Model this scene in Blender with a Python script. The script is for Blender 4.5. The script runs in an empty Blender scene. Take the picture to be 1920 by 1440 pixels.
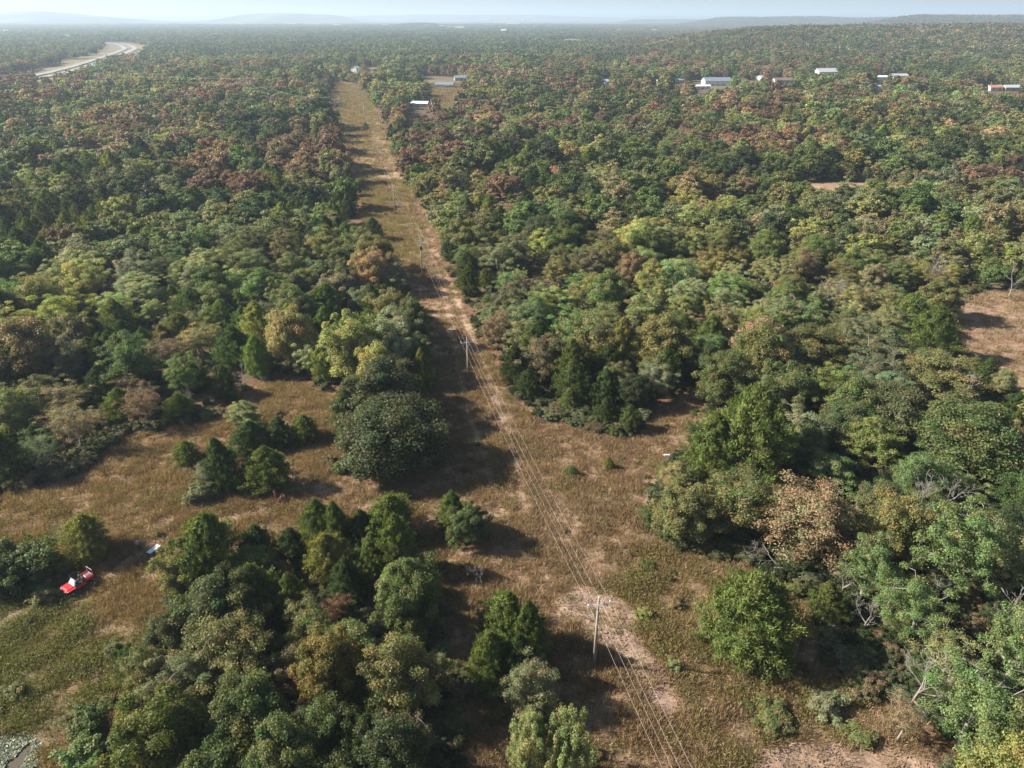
import bpy, math, random
import numpy as np
from mathutils import Vector, Matrix

# ------------------------------------------------------------------ camera, sky, sun, exposure
S = bpy.context.scene
COL = S.collection
R = math.radians
CAM_H = 60.0
PITCH = R(27.33)
F_PX = 1331.0                      # focal length in pixels of the 1920-wide photograph

cam_d = bpy.data.cameras.new('camera')
cam = bpy.data.objects.new('camera', cam_d)
COL.objects.link(cam)
cam.location = (0, 0, CAM_H)
cam.rotation_euler = (math.pi / 2 - PITCH, 0, 0)
cam_d.sensor_fit = 'HORIZONTAL'
cam_d.angle = 2 * math.atan(960 / F_PX)
cam_d.clip_start = 0.5
cam_d.clip_end = 90000
S.camera = cam

SUN_EL = R(34)
SUN_DIR = Vector((-1.0, 0.07, math.tan(SUN_EL) * 1.011)).normalized()     # towards the sun
w = bpy.data.worlds.new('World'); S.world = w; w.use_nodes = True
nt = w.node_tree
bg = nt.nodes['Background']
sky = nt.nodes.new('ShaderNodeTexSky')
sky.sky_type = 'NISHITA'; sky.sun_disc = False
sky.sun_elevation = SUN_EL
sky.sun_rotation = math.atan2(SUN_DIR.x, SUN_DIR.y)
sky.altitude = 200; sky.dust_density = 1.5; sky.air_density = 1.0; sky.ozone_density = 1.0
nt.links.new(sky.outputs[0], bg.inputs[0])
bg.inputs[1].default_value = 0.05
sl = bpy.data.lights.new('sun', 'SUN')
sun = bpy.data.objects.new('sun', sl); COL.objects.link(sun)
sl.energy = 5.0; sl.angle = R(0.53); sl.color = (1.0, 0.92, 0.81)
sun.rotation_euler = SUN_DIR.to_track_quat('Z', 'Y').to_euler()
sun.location = (-100, 15, 120)
S.view_settings.view_transform = 'Standard'
S.view_settings.look = 'None'
S.view_settings.gamma = 1.0
S.view_settings.exposure = 1.4
S.view_settings.use_curve_mapping = False
S.render.engine = 'CYCLES'
cy = S.cycles
cy.max_bounces = 5; cy.diffuse_bounces = 2; cy.glossy_bounces = 2; cy.transmission_bounces = 3
cy.transparent_max_bounces = 6; cy.volume_bounces = 0
cy.use_denoising = True
cy.use_adaptive_sampling = True; cy.adaptive_threshold = 0.015
cy.sample_clamp_indirect = 4.0

rng = np.random.default_rng(11)
random.seed(11)
CP, SP = math.cos(PITCH), math.sin(PITCH)

# ------------------------------------------------------------------ helpers
def survey(px, py, z=0.0):
    """ground position (metres) of a point seen in the photograph, at level z"""
    u, v = (px - 960) / F_PX, (py - 720) / F_PX
    dy, dz = CP - v * SP, -SP - v * CP
    t = (z - CAM_H) / dz
    return (u * t, dy * t)

def depth_at(x, y, z=0.0):
    return y * CP + (CAM_H - z) * SP

def seen_at(x, y, z=0.0):
    """photograph pixel of a world point (arrays allowed)"""
    zc = y * CP + (CAM_H - z) * SP
    yc = -y * SP + (CAM_H - z) * CP
    return 960 + F_PX * x / zc, 720 + F_PX * yc / zc

def hash2(ix, iy, seed):
    n = (ix.astype(np.int64) * 374761393 + iy.astype(np.int64) * 668265263 + seed * 974634777) & 0x7fffffff
    n = ((n ^ (n >> 13)) * 1274126177) & 0x7fffffff
    return ((n ^ (n >> 16)) & 0xffff) / 65535.0

def vnoise(x, y, seed=0):
    x = np.asarray(x, float); y = np.asarray(y, float)
    ix, iy = np.floor(x), np.floor(y)
    fx, fy = x - ix, y - iy
    fx = fx * fx * (3 - 2 * fx); fy = fy * fy * (3 - 2 * fy)
    a, b = hash2(ix, iy, seed), hash2(ix + 1, iy, seed)
    c, d = hash2(ix, iy + 1, seed), hash2(ix + 1, iy + 1, seed)
    return (a * (1 - fx) + b * fx) * (1 - fy) + (c * (1 - fx) + d * fx) * fy

def fbm(x, y, seed=0, octs=4):
    s, a, t = 0.0, 1.0, 0.0
    for k in range(octs):
        s = s + a * vnoise(x * 2 ** k, y * 2 ** k, seed + k * 17); t += a; a *= 0.5
    return s / t

def sstep(a, b, x):
    t = np.clip((x - a) / (b - a), 0, 1)
    return t * t * (3 - 2 * t)

def in_poly(x, y, poly):
    x = np.asarray(x, float); y = np.asarray(y, float)
    ins = np.zeros(x.shape, bool)
    n = len(poly)
    for i in range(n):
        x0, y0 = poly[i]; x1, y1 = poly[(i + 1) % n]
        if y0 == y1: continue
        c = ((y0 > y) != (y1 > y)) & (x < (x1 - x0) * (y - y0) / (y1 - y0) + x0)
        ins ^= c
    return ins

def poly_dist(x, y, poly, closed=True):
    x = np.asarray(x, float); y = np.asarray(y, float)
    d = np.full(x.shape, 1e9)
    n = len(poly)
    for i in range(n if closed else n - 1):
        x0, y0 = poly[i]; x1, y1 = poly[(i + 1) % n]
        ex, ey = x1 - x0, y1 - y0
        L = ex * ex + ey * ey + 1e-9
        t = np.clip(((x - x0) * ex + (y - y0) * ey) / L, 0, 1)
        d = np.minimum(d, np.hypot(x - x0 - t * ex, y - y0 - t * ey))
    return d

def hills(x, y):
    x = np.asarray(x, float); y = np.asarray(y, float)
    q = x / np.maximum(y, 1.0)
    pos = y > 300
    h = np.zeros(x.shape)
    wob = fbm(x / 700 + 3, y / 700, 5, 3) - 0.5
    h += 36 * np.exp(-((y - 1780 - 300 * wob) / 430) ** 2) * sstep(0.12, 0.34, q + 0.05 * wob) * (1 + 0.5 * wob)
    h += 64 * np.exp(-((y - 4300) / 800) ** 2) * sstep(0.40, 0.52, q) * (1 + 0.25 * wob)
    h += 50 * np.exp(-((y - 6500) / 900) ** 2) * sstep(0.20, 0.27, q) * (1 + 0.5 * wob)
    h += 40 * np.exp(-((y - 9000) / 900) ** 2) * sstep(0.12, 0.16, q) * sstep(0.34, 0.28, q)
    # far blue ridges
    far = fbm(q * 14 + 5, q * 0 + 2, 9, 3)
    h += (74 * np.exp(-((q + 0.62) / 0.13) ** 2) + 52 * sstep(-0.35, -0.62, q)) * np.exp(-((y - 9000) / 1200) ** 2) * (0.75 + 0.4 * far)
    h += 104 * sstep(-0.40, -0.32, q) * sstep(-0.18, -0.225, q) * np.exp(-((y - 10500) / 1100) ** 2) * (0.78 + 0.35 * far)
    h += 92 * sstep(-0.26, -0.2, q) * sstep(0.22, 0.0, q) * np.exp(-((y - 15500) / 1500) ** 2) * (0.8 + 0.3 * far)
    h += 18 * np.exp(-((q + 0.115) / 0.03) ** 2) * np.exp(-((y - 5200) / 500) ** 2)
    h += 90 * np.exp(-((y - 19000) / 2500) ** 2) * (0.4 + 0.9 * far)
    return np.where(pos, h, 0.0)

def height(x, y):
    x = np.asarray(x, float); y = np.asarray(y, float)
    und = (fbm(x / 55, y / 55, 1, 2) - 0.5) * 1.1
    return hills(x, y) + und

def gz(x, y):
    return float(height(np.array([x]), np.array([y]))[0])

# ------------------------------------------------------------------ materials
def new_mat(name):
    m = bpy.data.materials.new(name); m.use_nodes = True
    return m, m.node_tree, m.node_tree.nodes, m.node_tree.links

def plain(name, col, rough=0.7, metal=0.0, noise=0.25, scale=6.0, spec=0.3):
    m, t, N, L = new_mat(name)
    b = N['Principled BSDF']
    b.inputs['Roughness'].default_value = rough; b.inputs['Metallic'].default_value = metal
    b.inputs['Specular IOR Level'].default_value = spec
    tc = N.new('ShaderNodeTexCoord')
    nz = N.new('ShaderNodeTexNoise'); nz.inputs['Scale'].default_value = scale; nz.inputs['Detail'].default_value = 6
    L.new(tc.outputs['Object'], nz.inputs['Vector'])
    mr = N.new('ShaderNodeMapRange')
    mr.inputs[3].default_value = 1 - noise; mr.inputs[4].default_value = 1 + noise
    L.new(nz.outputs[0], mr.inputs[0])
    mx = N.new('ShaderNodeVectorMath'); mx.operation = 'SCALE'
    mx.inputs[0].default_value = col
    L.new(mr.outputs[0], mx.inputs['Scale'])
    L.new(mx.outputs[0], b.inputs['Base Color'])
    return m

def leaf_material(name, rough=0.5, spec=0.25, trans=0.3):
    m, t, N, L = new_mat(name)
    b = N['Principled BSDF']; out = N['Material Output']
    a = N.new('ShaderNodeAttribute'); a.attribute_type = 'INSTANCER'; a.attribute_name = 'tint'
    g = N.new('ShaderNodeAttribute'); g.attribute_type = 'GEOMETRY'; g.attribute_name = 'lv'
    mx = N.new('ShaderNodeVectorMath'); mx.operation = 'MULTIPLY'
    L.new(a.outputs['Vector'], mx.inputs[0]); L.new(g.outputs['Vector'], mx.inputs[1])
    L.new(mx.outputs[0], b.inputs['Base Color'])
    b.inputs['Roughness'].default_value = rough; b.inputs['Specular IOR Level'].default_value = spec
    tr = N.new('ShaderNodeBsdfTranslucent')
    mt = N.new('ShaderNodeVectorMath'); mt.operation = 'MULTIPLY'; mt.inputs[1].default_value = (1.15, 1.2, 0.6)
    L.new(mx.outputs[0], mt.inputs[0]); L.new(mt.outputs[0], tr.inputs['Color'])
    ms = N.new('ShaderNodeMixShader'); ms.inputs[0].default_value = trans
    L.new(b.outputs[0], ms.inputs[1]); L.new(tr.outputs[0], ms.inputs[2]); L.new(ms.outputs[0], out.inputs[0])
    return m

M_LEAF = leaf_material('broad_leaves', 0.5, 0.2, 0.38)
M_NEEDLE = leaf_material('needle_leaves', 0.65, 0.1, 0.28)
M_GRASS = leaf_material('grass_blades', 0.7, 0.15, 0.3)
M_BARK = plain('grey_brown_bark', (0.13, 0.105, 0.085), 0.9, noise=0.45, scale=3)
M_PALEBARK = plain('pale_bark', (0.27, 0.245, 0.215), 0.85, noise=0.35, scale=3)
M_DEAD = plain('weathered_dead_wood', (0.25, 0.23, 0.21), 0.9, noise=0.3, scale=4)
M_PINKWOOD = plain('reddish_twigs', (0.42, 0.19, 0.16), 0.85, noise=0.3, scale=4)

# ------------------------------------------------------------------ mesh helpers
def mesh_np(name, verts, loops_per_face, idx, mats=(), mat_idx=None, lv=None, smooth=False):
    me = bpy.data.meshes.new(name)
    nv = len(verts); nl = len(idx); nf = len(loops_per_face)
    me.vertices.add(nv); me.vertices.foreach_set('co', np.asarray(verts, np.float32).ravel())
    me.loops.add(nl); me.loops.foreach_set('vertex_index', np.asarray(idx, np.int32))
    me.polygons.add(nf)
    st = np.zeros(nf, np.int32); st[1:] = np.cumsum(loops_per_face)[:-1]
    me.polygons.foreach_set('loop_start', st)
    if mat_idx is not None: me.polygons.foreach_set('material_index', np.asarray(mat_idx, np.int32))
    if smooth: me.polygons.foreach_set('use_smooth', np.ones(nf, bool))
    for m in mats: me.materials.append(m)
    if lv is not None:
        at = me.attributes.new('lv', 'FLOAT_VECTOR', 'POINT')
        at.data.foreach_set('vector', np.asarray(lv, np.float32).ravel())
    me.update(calc_edges=True)
    return me

def unit(v):
    return v / np.maximum(np.linalg.norm(v, axis=-1, keepdims=True), 1e-9)

def leaf_quads(P, Nrm, size, aspect=0.6, along=None, g=rng):
    """diamond-shaped leaf clumps: centre, facing, half length"""
    n = len(P)
    if along is None:
        along = g.normal(size=(n, 3))
    T = unit(along - Nrm * np.sum(along * Nrm, axis=1, keepdims=True))
    B = np.cross(Nrm, T)
    s = size[:, None]
    bend = Nrm * s * 0.18
    V = np.empty((n, 4, 3))
    V[:, 0] = P - T * s - bend
    V[:, 1] = P + B * s * aspect + T * s * 0.15
    V[:, 2] = P + T * s - bend
    V[:, 3] = P - B * s * aspect + T * s * 0.15
    return V.reshape(-1, 3), np.arange(n * 4)

def tubes(segs, sides=5):
    """segs: list of (p0, p1, r0, r1) -> verts, face loop indices (quads)"""
    if not segs: return np.zeros((0, 3)), np.zeros(0, int)
    p0 = np.array([s[0] for s in segs], float); p1 = np.array([s[1] for s in segs], float)
    r0 = np.array([s[2] for s in segs]); r1 = np.array([s[3] for s in segs])
    d = unit(p1 - p0)
    ref = np.where(np.abs(d[:, 2:3]) > 0.9, np.array([[1.0, 0, 0]]), np.array([[0, 0, 1.0]]))
    a = unit(np.cross(d, ref)); b = np.cross(d, a)
    n = len(segs); V = np.empty((n, 2, sides, 3))
    for k in range(sides):
        c, s_ = math.cos(2 * math.pi * k / sides), math.sin(2 * math.pi * k / sides)
        off = a * c + b * s_
        V[:, 0, k] = p0 + off * r0[:, None]; V[:, 1, k] = p1 + off * r1[:, None]
    base = (np.arange(n) * 2 * sides)[:, None, None]
    k = np.arange(sides)
    f = np.stack([k, (k + 1) % sides, sides + (k + 1) % sides, sides + k], axis=1)[None]
    return V.reshape(-1, 3), (base + f).reshape(-1)

def skeleton(clumps, fork, H, r_trunk, g, nlean=0.3):
    """branches from a trunk to every clump, each joined to the nearest earlier node"""
    nodes = [np.zeros(3)]; par = [-1]
    steps = 4
    lean = g.normal(size=2) * nlean
    for k in range(1, steps + 1):
        t = k / steps
        nodes.append(np.array([lean[0] * t, lean[1] * t, fork * t])); par.append(k - 1)
    top = np.array([lean[0] * 1.4, lean[1] * 1.4, fork + (H - fork) * 0.45])
    nodes.append(nodes[-1] * 0.5 + top * 0.5); par.append(len(nodes) - 2)
    nodes.append(top); par.append(len(nodes) - 2)
    order = np.argsort(np.linalg.norm(clumps - np.array([0, 0, fork]), axis=1))
    ends = []
    for i in order:
        c = clumps[i]
        A = np.array(nodes[3:])
        d = np.linalg.norm(A - c, axis=1) + 0.6 * np.maximum(0, A[:, 2] - c[2] + 0.3)
        j = int(np.argmin(d)) + 3
        p = nodes[j]
        mid = (p + c) / 2 + g.normal(size=3) * 0.12 * np.linalg.norm(c - p) + np.array([0, 0, 0.05 * np.linalg.norm(c - p)])
        nodes.append(mid); par.append(j)
        nodes.append(c); par.append(len(nodes) - 2); ends.append(len(nodes) - 1)
    n = len(nodes); wgt = np.zeros(n)
    for e in ends: wgt[e] = 1
    for i in range(n - 1, 0, -1):
        wgt[par[i]] += max(wgt[i], 0.3) if wgt[i] else 0.3
    wmax = wgt[0]
    rad = r_trunk * np.maximum(wgt / wmax, 0.002) ** 0.45
    segs = []
    for i in range(1, n):
        r0 = rad[i] * 1.08 if par[i] >= 4 else rad[par[i]]
        if par[i] == 0: r0 = r_trunk * 1.35
        segs.append((nodes[par[i]], nodes[i], r0, rad[i]))
    return segs

def crown_clumps(M, Rr, z0, z1, g, lump=0.22, hollow=0.72, flat_bottom=True):
    """clump centres filling the shell of an uneven crown"""
    i = np.arange(M) + 0.5
    ph = math.pi * (1 + 5 ** 0.5) * i + g.normal(size=M) * 0.35
    zc = 1 - 1.62 * i / M + g.normal(size=M) * 0.05
    zc = np.clip(zc, -0.75, 1)
    rr = np.sqrt(1 - zc * zc)
    D = np.stack([np.cos(ph) * rr, np.sin(ph) * rr, zc], axis=1)
    o = g.uniform(0, 50)
    lob = 1 + lump * (fbm(ph / (2 * math.pi) * 4 + o, zc * 1.5 + o, 3, 2) * 2 - 1) * 1.6
    k = g.uniform(hollow, 1.0, M) * lob
    zm, hz = (z0 + z1) / 2 - (z1 - z0) * 0.08, (z1 - z0) / 2 * 1.05
    C = D * k[:, None] * np.array([Rr, Rr, hz]) + np.array([0, 0, zm])
    return C, D

def clump_leaves(C, crad, n, size, g, zscale=0.8, outward=None, up=0.35, shell=0.55, var=0.35):
    M = len(C)
    d = unit(g.normal(size=(M, n, 3)))
    d[..., 2] = np.where(d[..., 2] < -0.35, -d[..., 2], d[..., 2])
    rad = g.uniform(shell, 1.0, (M, n, 1)) * (crad[:, None, None] if np.ndim(crad) else crad)
    P = C[:, None, :] + d * rad * np.array([1, 1, zscale])
    Nn = d + np.array([0, 0, up]) + g.normal(size=d.shape) * 0.8
    if outward is not None: Nn = Nn + outward[:, None, :] * 0.4
    Nn = unit(Nn)
    sz = size * g.uniform(0.65, 1.3, (M, n))
    hue = g.normal(size=(M, 1)) * 0.10 + g.normal(size=(M, n)) * 0.09
    val = 1 + g.normal(size=(M, 1)) * var * 0.35 + g.normal(size=(M, n)) * var * 0.6
    val = np.clip(val, 0.35, 2.0)
    lv = np.stack([val * (1 + hue), val, val * (1 + 0.25 * hue)], axis=2)
    lv = np.repeat(lv.reshape(-1, 3), 4, axis=0)
    V, I = leaf_quads(P.reshape(-1, 3), Nn.reshape(-1, 3), sz.ravel(), 0.62, g=g)
    return V, I, lv

def pack(name, parts, mats):
    """parts: list of (V, I, lv, material index), all quads"""
    VV, II, LL, MI = [], [], [], []
    o = 0
    for V, I, lv, mi in parts:
        if len(V) == 0: continue
        VV.append(V); II.append(np.asarray(I) + o); o += len(V)
        LL.append(lv if lv is not None else np.ones((len(V), 3)))
        MI.append(np.full(len(I) // 4, mi))
    I = np.concatenate(II)
    return mesh_np(name, np.concatenate(VV), np.full(len(I) // 4, 4), I, mats, np.concatenate(MI), np.concatenate(LL))

# every tree prototype is built 4 m in radius and 9 m high, then scaled
PROTO = {}
def broadleaf(key, seed, M, n, size, crad, lump, zscale, hollow, r_trunk, bark, branches=True, z0=2.2, shell=0.3, up=0.3, aspect=None, inner=0):
    g = np.random.default_rng(seed)
    C, D = crown_clumps(M, 4 - crad * 0.75, z0, 9 - crad * 0.5, g, lump, hollow)
    cr = crad * g.uniform(0.7, 1.25, M)
    V, I, lv = clump_leaves(C, cr, n, size, g, zscale, D, up, shell)
    parts = [(V, I, lv, 0)]
    if inner:
        Ci = C[g.integers(0, M, inner)] * np.array([0.5, 0.5, 0.85]) + np.array([0, 0, 0.4])
        V2, I2, l2 = clump_leaves(Ci, np.full(inner, crad * 1.2), max(n // 3, 6), size * 1.2, g, zscale, None, up, 0.3)
        parts.append((V2, I2, l2, 0))
    if branches:
        segs = skeleton(C, 2.4, 9, r_trunk, g)
    else:
        segs = [(np.zeros(3), np.array([0, 0, 5.0]), r_trunk * 1.2, r_trunk * 0.6)]
    TV, TI = tubes(segs, 6 if branches else 5)
    PROTO[key] = (parts, (TV, TI), [M_LEAF], bark)

def cedar(key, seed, K, n, length, width, bark, full=0.5, r_base=4.0):
    g = np.random.default_rng(seed)
    i = np.arange(K) + 0.5
    t = (i / K) ** 0.85                                    # 0 bottom .. 1 top
    ph = i * 2.39996 + g.normal(size=K) * 0.3
    prof = np.where(t < 0.22, 0.72 + 1.25 * t, 1.0) * (1 - np.clip((t - 0.22) / 0.78, 0, 1) ** (1.0 + 1.3 * full)) + 0.03
    o = g.uniform(0, 50)
    prof = prof * (1 + 0.42 * (fbm(ph / 1.7 + o, t * 5 + o, 4, 2) * 2 - 1)) * g.uniform(0.78, 1.2, K)
    tip = np.stack([np.cos(ph) * prof * r_base, np.sin(ph) * prof * r_base, 0.35 + t * 8.5], axis=1)
    base = tip * np.array([0.12, 0.12, 1]) - np.stack([0 * t, 0 * t, 0.9 * prof + 0.1], axis=1)
    base[:, 2] = np.maximum(base[:, 2], 0.15)
    ax = tip - base
    f = g.beta(2.2, 1.1, (K, n, 1))
    P = base[:, None, :] + ax[:, None, :] * f
    spread = 0.16 + 0.42 * np.sin(np.pi * np.clip(f, 0, 1)) * (0.35 + 0.65 * prof[:, None, None])
    off = g.normal(size=(K, n, 3)); P = P + off * spread * 0.62
    dirs = unit(unit(ax)[:, None, :] * 0.7 + np.array([0, 0, 0.75]) + off * 0.45)
    Nn = unit(g.normal(size=P.shape) * 0.7 + unit(tip * np.array([1, 1, 0.0]) + np.array([0, 0, 0.5]))[:, None, :])
    sz = length * g.uniform(0.6, 1.3, (K, n))
    val = np.clip(1 + g.normal(size=(K, 1)) * 0.18 + g.normal(size=(K, n)) * 0.2, 0.4, 1.9)
    hue = g.normal(size=(K, 1)) * 0.08 + g.normal(size=(K, n)) * 0.08
    lv = np.repeat(np.stack([val * (1 + hue), val, val], axis=2).reshape(-1, 3), 4, axis=0)
    V, I = leaf_quads(P.reshape(-1, 3), Nn.reshape(-1, 3), sz.ravel(), width, along=dirs.reshape(-1, 3), g=g)
    V[:, 2] = np.maximum(V[:, 2], 0.03)
    segs = [(np.zeros(3), np.array([0.05, 0, 3.0]), 0.2, 0.14), (np.array([0.05, 0, 3.0]), np.array([0, 0.05, 8.3]), 0.14, 0.03)]
    if n > 40:
        for k in range(0, K, 6): segs.append((base[k], base[k] * 0.3 + tip[k] * 0.7, 0.05, 0.02))
    TV, TI = tubes(segs, 5)
    PROTO[key] = ([(V, I, lv, 0)], (TV, TI), [M_NEEDLE], bark)

def bare_segments(g, H=8.0, r=0.17, spread=0.55, depth=5, fork=0.28):
    segs = []
    def grow(p, d, L, rad, k):
        nseg = 2
        q = p
        for j in range(nseg):
            d = unit(d + g.normal(size=3) * 0.16 + np.array([0, 0, 0.05]))
            e = q + d * L / nseg
            segs.append((q, e, rad * (1 - 0.25 * j), rad * (1 - 0.25 * (j + 1))))
            q = e
        if k == 0: return
        for j in range(int(g.integers(2, 4))):
            nd = unit(d + g.normal(size=3) * spread)
            if nd[2] < -0.2: nd[2] *= -0.5
            grow(q, nd, L * g.uniform(0.55, 0.85), rad * 0.5, k - 1)
        if k > 1:
            nd = unit(d + g.normal(size=3) * spread * 1.3)
            grow(p + (q - p) * 0.55, nd, L * 0.55, rad * 0.42, k - 2)
    grow(np.zeros(3), np.array([0, 0, 1.0]), H * fork, r, depth)
    return segs

# near
broadleaf('oak_near_1', 101, 165, 368, 0.105, 0.95, 0.18, 0.95, 0.78, 0.26, M_BARK, z0=0.9, inner=30, up=0.2)
broadleaf('oak_near_2', 102, 130, 385, 0.105, 0.95, 0.34, 0.9, 0.68, 0.25, M_BARK, z0=1.2, inner=26, up=0.2)
broadleaf('oak_near_3', 107, 115, 402, 0.105, 0.85, 0.45, 0.95, 0.6, 0.25, M_BARK, z0=0.9, inner=26, up=0.2, shell=0.3)
broadleaf('elm_near_1', 103, 150, 262, 0.091, 0.85, 0.40, 0.55, 0.5, 0.2, M_PALEBARK, z0=1.2, shell=0.05, up=0.3)
broadleaf('elm_near_2', 104, 140, 280, 0.095, 0.9, 0.5, 0.7, 0.45, 0.2, M_PALEBARK, z0=1.0, shell=0.05, up=0.3)
broadleaf('elm_near_3', 108, 170, 236, 0.087, 0.85, 0.42, 0.8, 0.45, 0.17, M_BARK, z0=0.6, shell=0.0, up=0.2)
broadleaf('open_near_1', 105, 92, 376, 0.078, 0.75, 0.55, 0.7, 0.45, 0.2, M_PALEBARK, z0=2.0, shell=0.05, up=0.3)
broadleaf('open_near_2', 109, 86, 402, 0.078, 0.8, 0.6, 0.65, 0.45, 0.2, M_PALEBARK, z0=1.6, shell=0.05, up=0.3)
broadleaf('dry_near_1', 106, 120, 105, 0.077, 0.8, 0.5, 0.6, 0.4, 0.17, M_PALEBARK, z0=1.2, shell=0.0, up=0.3)
broadleaf('willow_near_1', 110, 150, 402, 0.091, 0.7, 0.3, 1.6, 0.55, 0.2, M_BARK, z0=0.4, shell=0.1, up=0.1)
cedar('cedar_near_1', 201, 230, 140, 0.175, 0.27, M_BARK, 1.0)
cedar('cedar_near_2', 202, 260, 140, 0.175, 0.27, M_BARK, 1.6)
cedar('cedar_near_3', 203, 240, 140, 0.175, 0.27, M_BARK, 0.55)
# middle distance
for q in range(3):
    broadleaf('oak_mid_%d' % (q + 1), 301 + q, 80, 92, 0.25, 1.0, 0.45, 0.9, 0.64, 0.25, M_BARK, z0=1.2, inner=10, up=0.2)
    broadleaf('elm_mid_%d' % (q + 1), 311 + q, 100, 74, 0.205, 0.95, 0.5, 0.7, 0.45, 0.2, M_PALEBARK, z0=1.0, shell=0.05, up=0.3)
    cedar('cedar_mid_%d' % (q + 1), 321 + q, 130, 60, 0.31, 0.32, M_BARK, 0.6 + 0.4 * q)
broadleaf('dry_mid_1', 331, 80, 34, 0.19, 0.9, 0.5, 0.45, 0.4, 0.18, M_PALEBARK, z0=1.4, shell=0.1, up=0.6)
# far
for q in range(3):
    broadleaf('oak_far_%d' % (q + 1), 401 + q, 40, 40, 0.40, 1.1, 0.5, 0.9, 0.6, 0.25, M_BARK, branches=False, z0=1.0)
    cedar('cedar_far_%d' % (q + 1), 421 + q, 50, 22, 0.52, 0.36, M_BARK, 0.3 + 0.3 * q)
# shrubs (radius 4, height 9 before scaling, squat when placed)
broadleaf('shrub_near_1', 501, 60, 133, 0.234, 1.15, 0.5, 0.9, 0.5, 0.1, M_BARK, z0=-0.6, inner=10)
broadleaf('shrub_near_2', 502, 46, 147, 0.257, 1.25, 0.6, 0.8, 0.5, 0.1, M_BARK, z0=-0.6, inner=10)

MESH_CROWN, MESH_TRUNK, MESH_BOTH = {}, {}, {}
def crown_mesh(key):
    if key not in MESH_CROWN:
        parts, tr, mats, bark = PROTO[key]
        MESH_CROWN[key] = pack('crown_' + key, parts, mats)
    return MESH_CROWN[key]
def trunk_mesh(key):
    if key not in MESH_TRUNK:
        parts, (TV, TI), mats, bark = PROTO[key]
        MESH_TRUNK[key] = mesh_np('trunk_' + key, TV, np.full(len(TI) // 4, 4), TI, [bark], smooth=True)
    return MESH_TRUNK[key]
def both_mesh(key):
    if key not in MESH_BOTH:
        parts, (TV, TI), mats, bark = PROTO[key]
        MESH_BOTH[key] = pack('tree_' + key, parts + [(TV, TI, None, 1)], mats + [bark])
    return MESH_BOTH[key]

def tag(o, label=None, cat=None, group=None, kind=None):
    if label: o['label'] = label
    if cat: o['category'] = cat
    if group: o['group'] = group
    if kind: o['kind'] = kind
    return o

def link(name, me, parent=None, loc=None, rot=None, scale=None):
    o = bpy.data.objects.new(name, me); COL.objects.link(o)
    if parent: o.parent = parent
    if loc is not None: o.location = loc
    if rot is not None: o.rotation_euler = rot
    if scale is not None: o.scale = scale
    return o

def put_tree(name, key, x, y, r, h, rz, tint, label, cat, group=None, parts=('crown', 'trunk'), tilt=(0, 0), sink=0.05):
    e_ = rng.uniform(0.86, 1.16)
    root = link(name, None, None, (x, y, gz(x, y) - sink), (tilt[0] + rng.normal() * 0.05, tilt[1] + rng.normal() * 0.05, rz), (r / 4 * e_, r / 4 / e_, h / 9))
    root.empty_display_size = 0.5
    c = link(parts[0], crown_mesh(key), root); c['tint'] = [float(t) for t in tint]
    link(parts[1], trunk_mesh(key), root)
    tag(root, label, cat, group)
    return root

# instanced masses (kind = stuff)
def scatter(name, protos, pts, rotz, scl, tint, idx, label, cat):
    """one object: a point cloud carrying instances of the prototype meshes"""
    me = bpy.data.meshes.new(name)
    n = len(pts)
    me.vertices.add(n); me.vertices.foreach_set('co', np.asarray(pts, np.float32).ravel())
    def at(nm, ty, data, field):
        a = me.attributes.new(nm, ty, 'POINT'); a.data.foreach_set(field, np.asarray(data).ravel())
    rot = np.zeros((n, 3), np.float32); rot[:, 2] = rotz
    at('rot', 'FLOAT_VECTOR', rot, 'vector')
    at('scl', 'FLOAT_VECTOR', np.asarray(scl, np.float32), 'vector')
    at('tint', 'FLOAT_VECTOR', np.asarray(tint, np.float32), 'vector')
    at('pick', 'INT', np.asarray(idx, np.int32), 'value')
    o = link(name, me)
    ng = bpy.data.node_groups.new(name + '_nodes', 'GeometryNodeTree')
    ng.interface.new_socket('Geometry', in_out='INPUT', socket_type='NodeSocketGeometry')
    ng.interface.new_socket('Geometry', in_out='OUTPUT', socket_type='NodeSocketGeometry')
    N, L = ng.nodes, ng.links
    gi, go = N.new('NodeGroupInput'), N.new('NodeGroupOutput')
    jn = N.new('GeometryNodeJoinGeometry')
    def named(nm, ty):
        a = N.new('GeometryNodeInputNamedAttribute'); a.data_type = ty; a.inputs['Name'].default_value = nm
        return a.outputs['Attribute']
    ra, sa, pa = named('rot', 'FLOAT_VECTOR'), named('scl', 'FLOAT_VECTOR'), named('pick', 'INT')
    for k, pm in enumerate(protos):
        po = bpy.data.objects.new(name + '_unit', pm)
        oi = N.new('GeometryNodeObjectInfo'); oi.inputs['Object'].default_value = po
        oi.inputs['As Instance'].default_value = True
        cp = N.new('FunctionNodeCompare'); cp.data_type = 'INT'; cp.operation = 'EQUAL'
        L.new(pa, cp.inputs[2]); cp.inputs[3].default_value = k
        ip = N.new('GeometryNodeInstanceOnPoints')
        L.new(gi.outputs[0], ip.inputs['Points']); L.new(cp.outputs[0], ip.inputs['Selection'])
        L.new(oi.outputs['Geometry'], ip.inputs['Instance'])
        L.new(ra, ip.inputs['Rotation']); L.new(sa, ip.inputs['Scale'])
        L.new(ip.outputs[0], jn.inputs[0])
    L.new(jn.outputs[0], go.inputs[0])
    md = o.modifiers.new('scatter', 'NODES'); md.node_group = ng
    tag(o, label, cat, None, 'stuff')
    return o

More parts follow.
